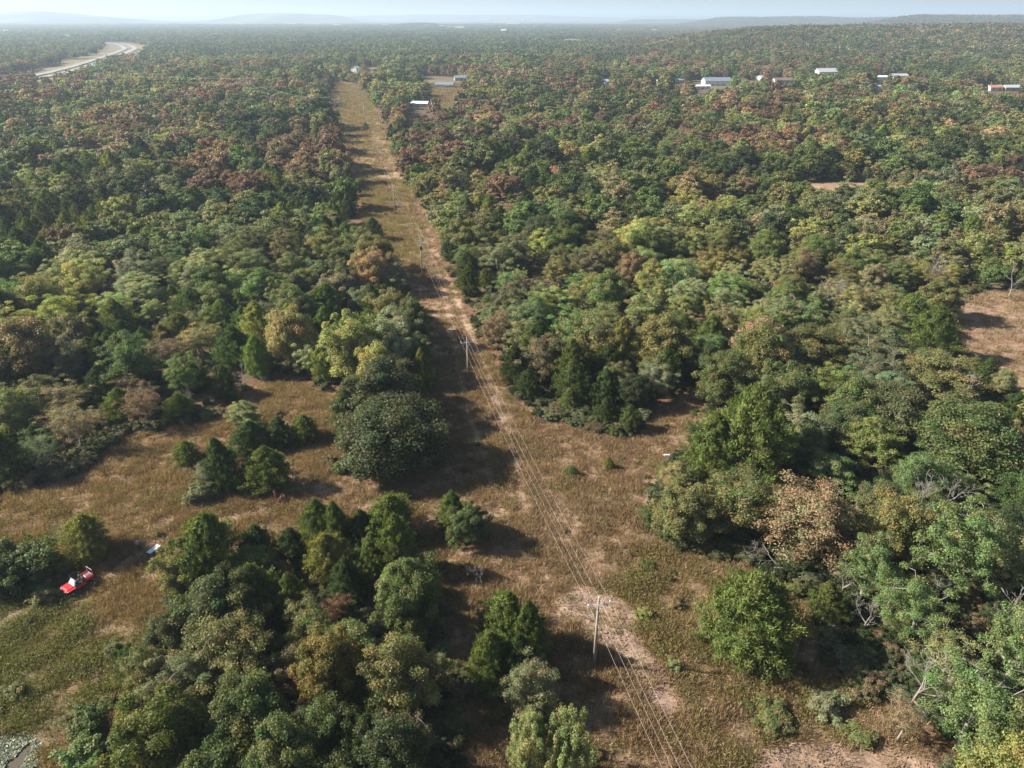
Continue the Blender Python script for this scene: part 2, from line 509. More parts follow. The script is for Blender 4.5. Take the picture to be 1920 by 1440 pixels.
# ------------------------------------------------------------------ map of the place (surveyed from the photograph)
def G(pts): return [survey(px, py) for px, py in pts]
OPEN = G([(628, 152), (612, 185), (622, 240), (646, 300), (668, 360), (684, 405), (655, 452), (668, 478), (705, 494), (738, 520),
          (768, 545), (788, 600), (802, 660), (812, 715), (800, 760), (740, 800), (670, 790), (648, 745), (560, 722), (500, 716),
          (455, 740), (430, 785), (350, 798), (250, 815), (190, 850), (150, 893), (60, 912), (0, 930), (-300, 980), (-400, 1440),
          (-300, 1900), (150, 1900), (215, 1560), (225, 1440), (235, 1340), (262, 1250), (325, 1160), (315, 1115), (350, 1095), (455, 1068),
          (560, 1045), (600, 1008), (740, 998), (785, 1010), (805, 1080), (835, 1150), (845, 1250), (872, 1300), (870, 1440),
          (890, 1900), (2000, 1900), (1790, 1440), (1720, 1345), (1610, 1300), (1560, 1230), (1500, 1130), (1420, 1062), (1290, 1042),
          (1212, 1000), (1200, 950), (1230, 895), (1285, 850), (1308, 790), (1292, 745), (1225, 765), (1190, 822), (1130, 816),
          (1060, 800), (985, 772), (945, 720), (908, 650), (872, 580), (842, 520), (812, 450), (772, 370), (737, 290), (707, 210),
          (692, 185), (668, 158)])
FIELD_R = G([(1776, 586), (1825, 556), (1960, 540), (2200, 556), (2200, 745), (1950, 748), (1868, 728), (1815, 690), (1776, 640)])
GLADE = G([(1390, 352), (1450, 345), (1530, 340), (1642, 342), (1652, 366), (1600, 384), (1530, 378), (1460, 362)])
LAWN_A = G([(790, 142), (862, 146), (868, 175), (850, 222), (815, 222), (812, 185), (792, 168)])
LAWN_B = G([(1280, 168), (1300, 150), (1480, 153), (1490, 168)])
LAWN_C = G([(1660, 150), (1700, 144), (1765, 158), (1800, 166), (1700, 172)])
LAWN_D = G([(640, 141), (660, 131), (718, 131), (714, 138), (680, 140)])
FIELD_H = G([(255, 92), (262, 87), (375, 88), (380, 94)])
LAWN_E = G([(1118, 165), (1122, 152), (1150, 152), (1152, 166)])
OPENS = [OPEN, FIELD_R, GLADE, LAWN_A, LAWN_B, LAWN_C, LAWN_D, FIELD_H, LAWN_E]
ROAD = G([(-120, 172), (60, 147), (118, 134), (165, 121), (200, 109), (232, 98), (243, 91), (232, 85), (212, 81), (180, 80.5)])
POND = G([(-140, 1395), (-20, 1372), (40, 1372), (80, 1392), (72, 1420), (95, 1460), (60, 1560), (-160, 1560)])
BARE_P = G([(1040, 1125), (1085, 1095), (1150, 1105), (1195, 1150), (1195, 1200), (1250, 1255), (1275, 1330), (1235, 1345), (1180, 1250), (1090, 1180), (1040, 1165)])
BARE_B = G([(1395, 1440), (1420, 1408), (1500, 1395), (1590, 1398), (1700, 1408), (1760, 1430), (1800, 1500), (1380, 1500)])
WEEDS = G([(-200, 1060), (40, 1030), (100, 1040), (120, 1130), (220, 1180), (250, 1260), (180, 1350), (90, 1370), (-200, 1400)])
GREENR = G([(1195, 1010), (1270, 1050), (1480, 1080), (1560, 1250), (1720, 1340), (1700, 1395), (1420, 1390), (1330, 1440), (1180, 1440), (1200, 1330), (1290, 1300), (1200, 1180), (1130, 1080)])
DIRT_C = G([(600, 905), (700, 890), (800, 930), (900, 925), (960, 960), (860, 985), (740, 945), (600, 940)])
TRACK_1 = G([(940, 960), (905, 850), (880, 780), (866, 730), (845, 600), (818, 500), (770, 400), (738, 320), (712, 250), (690, 200)])
TRACK_2 = G([(985, 960), (962, 850), (935, 770), (908, 690), (868, 590), (832, 505), (785, 400), (752, 320), (724, 250), (702, 200)])
TRACK_3 = G([(-40, 1165), (60, 1140), (118, 1112), (200, 1075), (330, 990), (480, 960), (620, 920)])

def open_mask(x, y):
    m = np.zeros(np.shape(x), bool)
    for p in OPENS: m |= in_poly(x, y, p)
    return m

# ------------------------------------------------------------------ ground sheet
def lines(lo, a, b, hi, step, growth=1.16):
    mid = list(np.arange(a, b + 1e-6, step))
    s, v = step, mid[-1]; up = []
    while v < hi: s *= growth; v += s; up.append(v)
    s, v = step, mid[0]; dn = []
    while v > lo: s *= growth; v -= s; dn.append(v)
    return np.array(dn[::-1] + mid + up)
xs = lines(-45000, -95, 75, 45000, 0.6, 1.085)
ys = lines(-3000, 26, 150, 45000, 0.6, 1.035)
X, Y = np.meshgrid(xs, ys)
Z = height(X, Y)
near = sstep(420, 120, np.hypot(X, Y))
is_open = open_mask(X + (fbm(X / 3, Y / 3, 40, 2) - 0.5) * 2.4, Y + (fbm(X / 3, Y / 3, 41, 2) - 0.5) * 2.4)
Z = Z + near * ((fbm(X / 2.2, Y / 2.2, 21, 3) - 0.5) * 0.36)
pond = in_poly(X, Y, POND)
pd = poly_dist(X, Y, POND)
Z = np.where(pond, Z * 0 - 0.25 - 0.25 * np.clip(pd / 3, 0, 1), Z)
Z = np.where(~pond & (pd < 5), Z * sstep(0, 5, pd) + (-0.12) * (1 - sstep(0, 5, pd)), Z)
POND_Z = -0.2

def lerp(a, b, t): return a + (b - a) * t[..., None]
C0 = np.empty(X.shape + (3,))
litter = np.array([0.10, 0.072, 0.046]); dry = np.array([0.240, 0.163, 0.106]); tan = np.array([0.282, 0.202, 0.142])
olive = np.array([0.155, 0.125, 0.052]); green = np.array([0.105, 0.115, 0.040]); soil = np.array([0.245, 0.172, 0.130]); brown = np.array([0.17, 0.095, 0.055])
C0[:] = litter  # leaf litter, its tone kept dark for the shaded look under trees
n1 = fbm(X / 9, Y / 9, 50, 4); n2 = fbm(X / 2.6, Y / 2.6, 51, 3); n3 = fbm(X / 28, Y / 28, 52, 3)
gr = lerp(np.broadcast_to(dry, C0.shape), tan, sstep(0.42, 0.68, n1))
gr = lerp(gr, brown, 0.65 * sstep(0.52, 0.75, n2) * sstep(0.35, 0.6, n3))
gr = lerp(gr, olive, 0.28 * sstep(0.54, 0.72, fbm(X / 6, Y / 6, 54, 3)))
wd = in_poly(X + (n2 - .5) * 8, Y + (n1 - .5) * 8, WEEDS)
gr = lerp(gr, green, 0.85 * wd * sstep(0.32, 0.55, n1))
gR = in_poly(X + (n2 - .5) * 6, Y + (n1 - .5) * 8, GREENR)
gr = lerp(gr, olive * 1.2, 0.55 * gR * sstep(0.35, 0.62, n2))
for poly, k in ((BARE_P, 0.95), (BARE_B, 0.95), (DIRT_C, 0.55)):
    mk = in_poly(X + (n2 - .5) * 5, Y + (n1 - .5) * 7, poly)
    gr = lerp(gr, soil, k * mk * sstep(0.25, 0.5, n2))
for tr, wdt, k in ((TRACK_1, 0.5, 0.7), (TRACK_2, 0.55, 0.75), (TRACK_3, 0.6, 0.55)):
    d = poly_dist(X + (n1 - .5) * 1.5, Y, tr, False)
    gr = lerp(gr, tan * 1.12, k * sstep(wdt * 2.0, wdt * 0.5, d))
# the far end of the cut and the lawns are greener and redder in bands
farb = 0.6 * sstep(220, 420, Y)
gr = lerp(gr, np.array([0.20, 0.19, 0.07]), 0.75 * farb * sstep(0.5, 0.62, fbm(X / 20, Y / 26, 57, 3)))
gr = lerp(gr, np.array([0.32, 0.16, 0.10]), 0.6 * farb * sstep(0.58, 0.72, fbm(X / 24, Y / 14, 58, 3)))
gr = lerp(gr, np.array([0.125, 0.105, 0.058]), 0.9 * sstep(430, 640, Y))  # far soil darkened to stand in for the self-shadow of grass tufts
C0 = np.where(is_open[..., None], gr, C0)
edge_d = poly_dist(X, Y, OPEN)
C0 = np.where((~is_open & (edge_d < 4))[..., None], lerp(brown * 0.85, litter, sstep(0.5, 4, edge_d)), C0)
# countryside beyond the wood
fd = sstep(900, 1300, Y)
cty = lerp(np.broadcast_to(np.array([0.045, 0.058, 0.03]), C0.shape), np.array([0.07, 0.062, 0.034]), sstep(0.45, 0.6, fbm(X / 400, Y / 400, 60, 4)))
fld = sstep(0.60, 0.64, fbm(X / 170 + 7, Y / 420, 61, 2)) * sstep(1500, 2300, Y) * sstep(.16, .1, X / np.maximum(Y, 1))
cty = lerp(cty, np.array([0.22, 0.19, 0.09]), 0.8 * fld)
C0 = np.where((is_open | (fd == 0))[..., None], C0, lerp(C0, np.array([0.05, 0.055, 0.03]), fd) * (1 - fd[..., None]) + cty * fd[..., None])
rd = poly_dist(X, Y, ROAD, False)
C0 = np.where(((rd < 55) & (Y > 600))[..., None], np.array([0.17, 0.14, 0.08]) * (0.8 + 0.5 * n3[..., None]), C0)
C0 = np.where((pond | (pd < 3.5))[..., None], lerp(C0, np.array([0.17, 0.135, 0.085]), sstep(5, 1, pd) * 0.8), C0)

ny, nx = X.shape
ii = (np.arange(ny - 1)[:, None] * nx + np.arange(nx - 1)[None, :])
quad = np.stack([ii, ii + 1, ii + nx + 1, ii + nx], axis=2).reshape(-1)
gm = mesh_np('ground', np.stack([X, Y, Z], axis=2).reshape(-1, 3), np.full(len(quad) // 4, 4), quad, smooth=True)
C0 = C0 * 1.1
ga = gm.attributes.new('soil', 'FLOAT_VECTOR', 'POINT'); ga.data.foreach_set('vector', C0.astype(np.float32).ravel())
def ground_material():
    m, t, N, L = new_mat('field_and_forest_floor')
    b = N['Principled BSDF']; b.inputs['Roughness'].default_value = 0.95; b.inputs['Specular IOR Level'].default_value = 0.1
    a = N.new('ShaderNodeAttribute'); a.attribute_name = 'soil'
    tc = N.new('ShaderNodeTexCoord')
    def noise(scale, det, rough=0.6):
        n = N.new('ShaderNodeTexNoise'); n.inputs['Scale'].default_value = scale; n.inputs['Detail'].default_value = det
        n.inputs['Roughness'].default_value = rough
        L.new(tc.outputs['Object'], n.inputs['Vector']); return n
    n1, n2, n3 = noise(1.6, 8, 0.7), noise(0.35, 6), noise(0.012, 8, 0.7)
    def mr(src, lo, hi, a0=0.3, a1=0.7):
        r = N.new('ShaderNodeMapRange'); r.inputs[1].default_value = a0; r.inputs[2].default_value = a1
        r.inputs[3].default_value = lo; r.inputs[4].default_value = hi; L.new(src, r.inputs[0]); return r.outputs[0]
    m1 = N.new('ShaderNodeMath'); m1.operation = 'MULTIPLY'
    L.new(mr(n1.outputs[0], 0.62, 1.4), m1.inputs[0]); L.new(mr(n2.outputs[0], 0.78, 1.22), m1.inputs[1])
    m2 = N.new('ShaderNodeMath'); m2.operation = 'MULTIPLY'
    L.new(m1.outputs[0], m2.inputs[0]); L.new(mr(n3.outputs[0], 0.75, 1.25), m2.inputs[1])
    v = N.new('ShaderNodeVectorMath'); v.operation = 'SCALE'
    L.new(a.outputs['Vector'], v.inputs[0]); L.new(m2.outputs[0], v.inputs['Scale'])
    L.new(v.outputs[0], b.inputs['Base Color'])
    bp = N.new('ShaderNodeBump'); bp.inputs['Strength'].default_value = 0.8; bp.inputs['Distance'].default_value = 0.25
    L.new(n1.outputs[0], bp.inputs['Height']); L.new(bp.outputs[0], b.inputs['Normal'])
    return m
gm.materials.append(ground_material())
tag(link('ground', gm), kind='structure')

# ------------------------------------------------------------------ highway
def strip(name, path, offs, z, mat, parent=None):
    P = np.array(path); T = np.gradient(P, axis=0); T = T / np.linalg.norm(T, axis=1, keepdims=True)
    Nn = np.stack([-T[:, 1], T[:, 0]], axis=1)
    V = []
    for p, n in zip(P, Nn):
        for o_ in offs:
            q = p + n * o_; V.append((q[0], q[1], z + gz(p[0], p[1])))
    k = len(offs); f = []
    for i in range(len(P) - 1):
        for j in range(k - 1): f += [i * k + j, i * k + j + 1, (i + 1) * k + j + 1, (i + 1) * k + j]
    me = mesh_np(name, V, np.full(len(f) // 4, 4), f, [mat])
    return link(name, me, parent)
def smooth_path(pts, n=12):
    P = np.array(pts); out = []
    for i in range(len(P) - 1):
        p0, p1, p2, p3 = P[max(i - 1, 0)], P[i], P[i + 1], P[min(i + 2, len(P) - 1)]
        for k in range(n):
            t = k / n
            out.append(0.5 * (2 * p1 + (p2 - p0) * t + (2 * p0 - 5 * p1 + 4 * p2 - p3) * t * t + (3 * p1 - p0 - 3 * p2 + p3) * t ** 3))
    out.append(P[-1]); return out
M_CONC = plain('pale_concrete_road', (0.24, 0.235, 0.23), 0.8, noise=0.1, scale=0.05)
M_LINE = plain('road_paint', (0.75, 0.75, 0.72), 0.7, noise=0.08)
rp = smooth_path(ROAD)
hw = strip('highway', rp, (-15, -4.5), 0.9, M_CONC); tag(hw, kind='structure')
hw2 = strip('highway', rp, (4.5, 15), 0.9, M_CONC); tag(hw2, kind='structure')
for o_, hh in ((-9.7, hw), (9.7, hw2)):
    strip('lane_marking', rp, (o_ - 0.12, o_ + 0.12), 0.93, M_LINE, hh)

# ------------------------------------------------------------------ tree planting
TINTS = {
    'dark green': (0.060, 0.078, 0.032), 'green': (0.100, 0.125, 0.044), 'olive green': (0.165, 0.162, 0.064),
    'grey green': (0.185, 0.192, 0.105), 'pale green': (0.215, 0.232, 0.098), 'tan brown': (0.245, 0.188, 0.108),
    'rust brown': (0.180, 0.115, 0.078), 'yellow green': (0.215, 0.225, 0.072), 'fresh green': (0.140, 0.190, 0.070),
    'deep cedar': (0.062, 0.090, 0.030), 'bright cedar': (0.115, 0.145, 0.040), 'yellowish cedar': (0.175, 0.175, 0.050)}
def tint_of(nm, g=rng, amt=0.14):
    c = np.array(TINTS[nm]) * (1 + g.normal() * amt)
    return np.clip(c * 1.28 * np.array([1.0, 1.0, 0.95]) * (1 + g.normal(size=3) * 0.06), 0.01, 0.5)

heroes = []          # (x, y, radius) kept clear of the fill
counts = {}
def hero(name, key, bx, by, wpx, ty, tint, label, cat='tree', group=None, parts=('crown', 'trunk'), squash=1.0, tv=0.0):
    x, y = survey(bx, by, 0.0)
    d = depth_at(x, y, 2.0)
    r = wpx / 2 * d / F_PX
    # height from the pixel row of the top, taken at the crown axis
    v = (ty - 720) / F_PX
    dy, dz = CP - v * SP, -SP - v * CP
    h = max(CAM_H + dz * (y + r * 0.25) / dy, r * 0.7) * squash
    c = 1.18 * (np.array(TINTS[tint]) * (1 + tv) if isinstance(tint, str) else np.array(tint))
    heroes.append((x, y, r))
    counts[cat] = counts.get(cat, 0) + 1
    return put_tree(name, key, x, y, r, h, rng.uniform(0, 6.28), c, label, cat, group, parts)

# --- single trees that the photograph lets one pick out
hero('oak_tree', 'oak_near_1', 738, 872, 205, 738, (0.070, 0.082, 0.034), 'largest dark round oak in the clearing beside the power line', 'tree')
hero('oak_tree', 'oak_near_2', 718, 800, 160, 672, (0.078, 0.088, 0.038), 'dark oak crown just behind the largest round oak', 'tree')
hero('cedar_tree', 'cedar_near_1', 660, 815, 62, 725, 'deep cedar', 'narrow cedar pressed against the side of the largest round oak', 'tree', tv=.2)
hero('shrub', 'shrub_near_1', 638, 884, 34, 862, 'bright cedar', 'small green shrub alone in dry grass beside the largest oak', 'shrub', parts=('foliage', 'stem'))
hero('shrub', 'shrub_near_2', 710, 896, 46, 864, 'bright cedar', 'green shrub at the foot of the largest round oak', 'shrub', parts=('foliage', 'stem'), tv=-.2)
hero('cedar_tree', 'cedar_near_3', 795, 728, 50, 652, 'yellowish cedar', 'pointed yellow-green cedar at the edge of the cut behind the oaks', 'tree')
hero('cedar_tree', 'cedar_near_1', 848, 992, 58, 914, 'bright cedar', 'pointed cedar behind a leafy tree, alone in the middle of the clearing', 'tree')
hero('oak_tree', 'oak_near_3', 880, 1022, 82, 940, 'green', 'small leafy tree in front of a pointed cedar, middle of the clearing', 'tree')
# island in the upper clearing
I_ = 'trees of the island in the upper clearing'
hero('cedar_tree', 'cedar_near_2', 343, 787, 46, 735, 'bright cedar', 'round little cedar by itself at the top of the upper clearing', 'tree')
hero('elm_tree', 'elm_near_1', 463, 806, 68, 748, 'pale green', 'pale yellow-green tree at the back of the clearing island', 'tree', I_)
hero('cedar_tree', 'cedar_near_2', 576, 825, 52, 774, 'bright cedar', 'round cedar at the oak end of the clearing island', 'tree', I_)
hero('cedar_tree', 'cedar_near_3', 524, 836, 56, 780, 'deep cedar', 'dark cedar between the pale tree and the round cedar of the island', 'tree', I_)
hero('cedar_tree', 'cedar_near_1', 470, 845, 68, 786, 'deep cedar', 'broad dark cedar just in front of the pale island tree', 'tree', I_, tv=.3)
hero('cedar_tree', 'cedar_near_2', 355, 866, 50, 824, 'bright cedar', 'low bushy cedar at the outer end of the clearing island', 'tree', I_)
hero('cedar_tree', 'cedar_near_3', 430, 915, 70, 815, 'deep cedar', 'tall cedar in the middle of the clearing island', 'tree', I_, tv=.2)
hero('cedar_tree', 'cedar_near_1', 507, 916, 84, 832, 'bright cedar', 'broad green cedar nearest the reddish sapling', 'tree', I_)
hero('elm_tree', 'dry_near_1', 398, 918, 66, 848, 'grey green', 'thin see-through tree with bare stems at the clearing island', 'tree', I_)
hero('shrub', 'shrub_near_1', 375, 938, 56, 902, 'grey green', 'grey-green shrub under the see-through tree of the island', 'shrub', parts=('foliage', 'stem'))
# bush over the parked buggy
hero('cedar_tree', 'cedar_near_2', 168, 1040, 84, 958, 'yellowish cedar', 'rounded yellow-green cedar standing beside the person and the table', 'tree')
hero('elm_tree', 'dry_near_1', 138, 1022, 62, 968, 'grey green', 'thin grey twiggy bush behind the rounded yellow-green cedar', 'tree')
# bramble mass beside the buggy
B_ = 'brambles beside the buggy'
for q, (a, b, c, d_, t, l) in enumerate([
        (15, 1062, 70, 1008, 'green', 'dark bramble bush at the picture edge behind the buggy'), (62, 1058, 66, 1004, 'green', 'bramble bush at the back of the thicket beside the buggy'),
        (80, 1080, 84, 1018, 'green', 'largest bramble bush facing the buggy'), (26, 1108, 80, 1036, 'dark green', 'bramble bush at the picture edge, front of the thicket'),
        (118, 1068, 44, 1040, 'olive green', 'bramble bush nearest the windscreen of the buggy'), (84, 1122, 60, 1096, 'olive green', 'low dome of weeds in front of the brambles'),
        (-30, 1100, 90, 1020, 'green', 'bramble bush cut by the picture edge')]):
    hero('shrub', 'shrub_near_%d' % (1 + q % 2), a, b, c, d_, t, l, 'shrub', B_, ('foliage', 'stem'))
# cedar thicket in the foreground
T_ = 'foreground thicket'
for k, bx, by, wd_, ty, ti, lab in [
        ('cedar_near_2', 395, 1095, 120, 958, 'bright cedar', 'big full cedar at the table end of the foreground thicket'),
        ('oak_near_3', 362, 1108, 100, 1000, 'olive green', 'yellowish bush in front of the big full cedar by the table'),
        ('cedar_near_3', 337, 1130, 34, 1090, 'bright cedar', 'tiny pointed cedar at the outer corner of the thicket'),
        ('cedar_near_2', 490, 1062, 72, 980, 'deep cedar', 'dark cedar in the second place along the thicket back row'),
        ('cedar_near_1', 548, 1060, 72, 984, 'deep cedar', 'dark cedar in the third place along the thicket back row'),
        ('cedar_near_1', 482, 1150, 92, 1040, 'bright cedar', 'pale green pointed cedar in front of the dark back row'),
        ('cedar_near_1', 598, 1012, 66, 932, 'bright cedar', 'cedar at the near end of the tall cedar clump'),
        ('cedar_near_3', 640, 1022, 58, 932, 'bright cedar', 'slim pointed cedar in the tall cedar clump'),
        ('cedar_near_3', 684, 1020, 62, 950, 'deep cedar', 'dark slim cedar in the middle of the tall cedar clump'),
        ('cedar_near_2', 735, 1006, 92, 922, 'bright cedar', 'broad bright cedar on top of the tall cedar clump'),
        ('cedar_near_1', 748, 1078, 74, 958, 'bright cedar', 'tall cedar at the shadowed end of the cedar clump'),
        ('cedar_near_2', 616, 1082, 80, 992, 'yellowish cedar', 'yellowish cedar in front of the slim pointed cedar'),
        ('cedar_near_3', 692, 1085, 72, 998, 'bright cedar', 'cedar in the front row of the tall cedar clump'),
        ('cedar_near_1', 652, 1128, 70, 1042, 'deep cedar', 'cedar between the tall cedar clump and the rust tree'),
        ('cedar_near_1', 548, 1165, 66, 1072, 'bright cedar', 'feathery cedar beside the pale pointed cedar'),
        ('dry_near_1', 540, 1098, 40, 1036, 'tan brown', 'small tan dry sapling among the dark cedars'),
        ('oak_near_3', 772, 1195, 132, 1042, 'green', 'large green oak with a pink branch tip in the thicket'),
        ('elm_near_3', 640, 1192, 66, 1108, (0.17, 0.10, 0.065), 'narrow rust-brown tree in the foreground thicket'),
        ('elm_near_3', 455, 1275, 175, 1128, 'olive green', 'broad soft olive tree at the front of the thicket'),
        ('elm_near_2', 580, 1225, 100, 1118, 'olive green', 'olive tree beside the narrow rust-brown tree'),
        ('oak_near_3', 628, 1325, 135, 1175, (0.17, 0.14, 0.045), 'orange-tinged tree in the middle of the foreground thicket'),
        ('elm_near_2', 568, 1290, 100, 1195, (0.16, 0.13, 0.07), 'brownish tree between the olive and the orange-tinged trees'),
        ('oak_near_2', 760, 1335, 145, 1185, 'olive green', 'wide olive tree at the shadow side of the thicket'),
        ('open_near_2', 370, 1325, 140, 1200, 'grey green', 'grey-green glinting tree at the open side of the thicket'),
        ('elm_near_1', 292, 1320, 100, 1200, 'olive green', 'olive tree at the grass edge of the thicket'),
        ('oak_near_1', 480, 1415, 150, 1262, 'green', 'green oak low in the foreground thicket'),
        ('oak_near_3', 320, 1450, 180, 1290, (0.11, 0.125, 0.032), 'leafy green oak at the grassy lower corner of the thicket'),
        ('cedar_near_1', 262, 1270, 70, 1195, 'deep cedar', 'dark cedar at the grass edge of the thicket'),
        ('elm_near_2', 620, 1440, 120, 1310, 'green', 'dark green tree at the lower edge of the thicket'),
        ('cedar_near_1', 700, 1450, 100, 1330, 'deep cedar', 'feathery dark cedar at the lower edge of the thicket'),
        ('oak_near_2', 545, 1510, 150, 1350, 'green', 'dark green tree cut by the lower picture edge'),
        ('oak_near_1', 410, 1540, 170, 1400, 'green', 'oak cut by the lower edge behind grey dead branches'),
        ('oak_near_2', 735, 1500, 150, 1350, 'dark green', 'dark tree below the tan tree, added to shade the lower gap'),  # tree added to throw shade into the gap beside the thicket
        ('oak_near_1', 640, 1560, 170, 1420, 'green', 'green oak cut by the lower edge, mostly hidden'),
        ('elm_near_2', 690, 1330, 90, 1240, 'green', 'green tree in the shade of the orange-tinged tree'),
        ('cedar_near_2', 945, 1215, 86, 1104, 'bright cedar', 'bright cedar at the back of the clump beside the nearest pole'),
        ('cedar_near_1', 990, 1240, 70, 1130, 'bright cedar', 'cedar nearest the nearest power pole'),
        ('cedar_near_2', 920, 1285, 80, 1178, 'bright cedar', 'cedar at the shadow side of the clump beside the nearest pole'),
        ('cedar_near_1', 972, 1290, 80, 1190, 'deep cedar', 'dark cedar in front of the clump beside the nearest pole'),
        ('elm_near_3', 1000, 1340, 118, 1232, 'grey green', 'rounded grey-green tree below the cedar clump near the pole'),
        ('willow_near_1', 992, 1470, 100, 1320, 'pale green', 'pale willow-like tree at the lower edge, its shadow side'),
        ('willow_near_1', 1056, 1490, 110, 1330, 'pale green', 'pale willow-like tree at the lower edge, nearest the wires')]:
    nm = {'ce': 'cedar_tree', 'oa': 'oak_tree', 'el': 'elm_tree', 'op': 'elm_tree', 'dr': 'elm_tree', 'wi': 'willow_tree'}[k[:2]]
    hero(nm, k, bx, by, wd_, ty, ti, lab, 'tree', T_)
hero('elm_tree', 'dry_near_1', 762, 1425, 105, 1328, 'tan brown', 'small tan tree with ragged sprays in the dark lower shade', 'tree')
# right-hand grass and forest front
hero('cedar_tree', 'cedar_near_2', 1398, 1222, 165, 1066, 'bright cedar', 'large round cedar alone in the grass beyond the nearest pole', 'tree')
hero('cedar_tree', 'cedar_near_2', 1140, 880, 18, 858, 'yellowish cedar', 'tiny cedar seedling near the wood in the open grass', 'tree')
hero('cedar_tree', 'cedar_near_2', 1071, 892, 20, 872, 'bright cedar', 'tiny cedar seedling close to the wires in the open grass', 'tree')
F_ = 'front trees of the big wood'
for k, bx, by, wd_, ty, ti, lab in [
        ('elm_near_3', 1500, 1040, 190, 885, 'tan brown', 'soft tan tree at the front of the big wood'),
        ('elm_near_2', 1380, 1000, 150, 880, 'olive green', 'olive tree at the grass edge beside the soft tan tree'),
        ('oak_near_3', 1270, 1010, 120, 900, 'olive green', 'rounded olive bush at the corner of the big wood'),
        ('cedar_near_2', 1400, 905, 120, 720, 'bright cedar', 'tall broad cedar at the edge of the big wood'),
        ('cedar_near_1', 1330, 900, 90, 770, 'bright cedar', 'cedar at the dark pocket of the big wood'),
        ('open_near_1', 1770, 1130, 170, 930, 'fresh green', 'fresh green tree with pale limbs, tallest of the wood front'),
        ('open_near_2', 1690, 1200, 130, 1060, 'fresh green', 'fresh green tree with pale limbs beside fallen branches'),
        ('open_near_2', 1850, 1110, 150, 960, 'pale green', 'pale open tree by the picture edge behind the fresh green tree'),
        ('open_near_1', 1610, 1130, 110, 990, 'fresh green', 'green tree above the fallen dead branches'),
        ('open_near_1', 1870, 1290, 170, 1110, 'fresh green', 'open green tree with pale trunk by the picture edge'),
        ('dry_near_1', 1760, 1270, 120, 1150, 'pale green', 'thin pale tree with bare limbs over the shaded hollow'),
        ('open_near_2', 1800, 1400, 190, 1230, 'fresh green', 'open green tree above the bare soil at the lower corner'),
        ('elm_near_3', 1890, 1500, 230, 1330, 'yellow green', 'golden olive tree in the lower corner'),
        ('dry_near_1', 1680, 1390, 80, 1290, 'tan brown', 'brown dry bush between the shaded hollow and the corner trees'),
        ('dry_near_1', 1895, 1240, 120, 1120, 'grey green', 'thin grey tree behind the corner trees'),
        ('oak_near_1', 1790, 880, 190, 740, 'green', 'wide dark green dome inside the big wood'),
        ('open_near_1', 1545, 925, 110, 840, 'fresh green', 'green tree with reddish stems behind the soft tan tree'),
        ('cedar_near_1', 1738, 672, 90, 570, 'bright cedar', 'broad cedar on the near side of the side field'),
        ('cedar_near_2', 1702, 625, 80, 548, 'bright cedar', 'round cedar behind the broad cedar of the side field'),
        ('oak_near_3', 1750, 600, 90, 515, 'olive green', 'olive oak shading the top of the side field'),
        ('elm_near_1', 1740, 745, 170, 650, 'olive green', 'flat-topped olive tree beside the side field')]:
    nm = {'ce': 'cedar_tree', 'oa': 'oak_tree', 'el': 'elm_tree', 'op': 'elm_tree', 'dr': 'elm_tree'}[k[:2]]
    hero(nm, k, bx, by, wd_, ty, ti, lab, 'tree', F_)
# bushes standing in the cut
C_ = 'bushes standing in the cut'
for k, bx, by, wd_, ty, ti, lab in [
        ('cedar_near_2', 708, 493, 34, 462, 'deep cedar', 'round dark cedar in the cut, level with the third pole'),
        ('cedar_near_1', 700, 452, 40, 408, 'deep cedar', 'dark leaning cedar in the cut above the round dark cedar'),
        ('cedar_near_3', 648, 318, 20, 288, 'bright cedar', 'single green cedar at the edge of the cut far up'),
        ('shrub_near_2', 686, 244, 14, 228, 'green', 'bush at the foot of the far pole in the cut')]:
    hero('cedar_tree' if k[0] == 'c' else 'shrub', k, bx, by, wd_, ty, ti, lab, 'tree' if k[0] == 'c' else 'shrub', C_, ('crown', 'trunk') if k[0] == 'c' else ('foliage', 'stem'))
# lower-left shrubs by the pond
for q, (a, b, c, d_, t, l) in enumerate([
        (170, 1375, 78, 1320, 'green', 'dark shrub on the bank above the pond'), (165, 1425, 82, 1372, 'fresh green', 'green shrub beside the pond, lower one'),
        (185, 1480, 70, 1410, 'fresh green', 'bright green shrub cut by the lower edge near the pond'), (30, 1300, 46, 1275, 'olive green', 'low weed dome in the green slope above the pond'),
        (215, 1225, 40, 1200, 'olive green', 'low weed dome below the buggy'), (1548, 1335, 80, 1300, 'grey green', 'pale green shrub at the lip of the shaded hollow'),
        (1450, 1355, 90, 1330, 'olive green', 'spreading weedy shrub above the bare soil strip'), (1265, 1255, 34, 1236, 'pale green', 'pale weed clump between the pole and the lone round cedar'),
        (1325, 1185, 54, 1160, 'olive green', 'weed clump beside the lone round cedar'), (1205, 1160, 36, 1140, 'yellow green', 'yellow-green weed at the edge of the bare patch'),
        (1610, 1385, 70, 1360, 'olive green', 'weedy shrub at the back of the bare soil strip')]):
    hero('shrub', 'shrub_near_%d' % (1 + q % 2), a, b, c, d_, t, l, 'shrub', None, ('foliage', 'stem'))

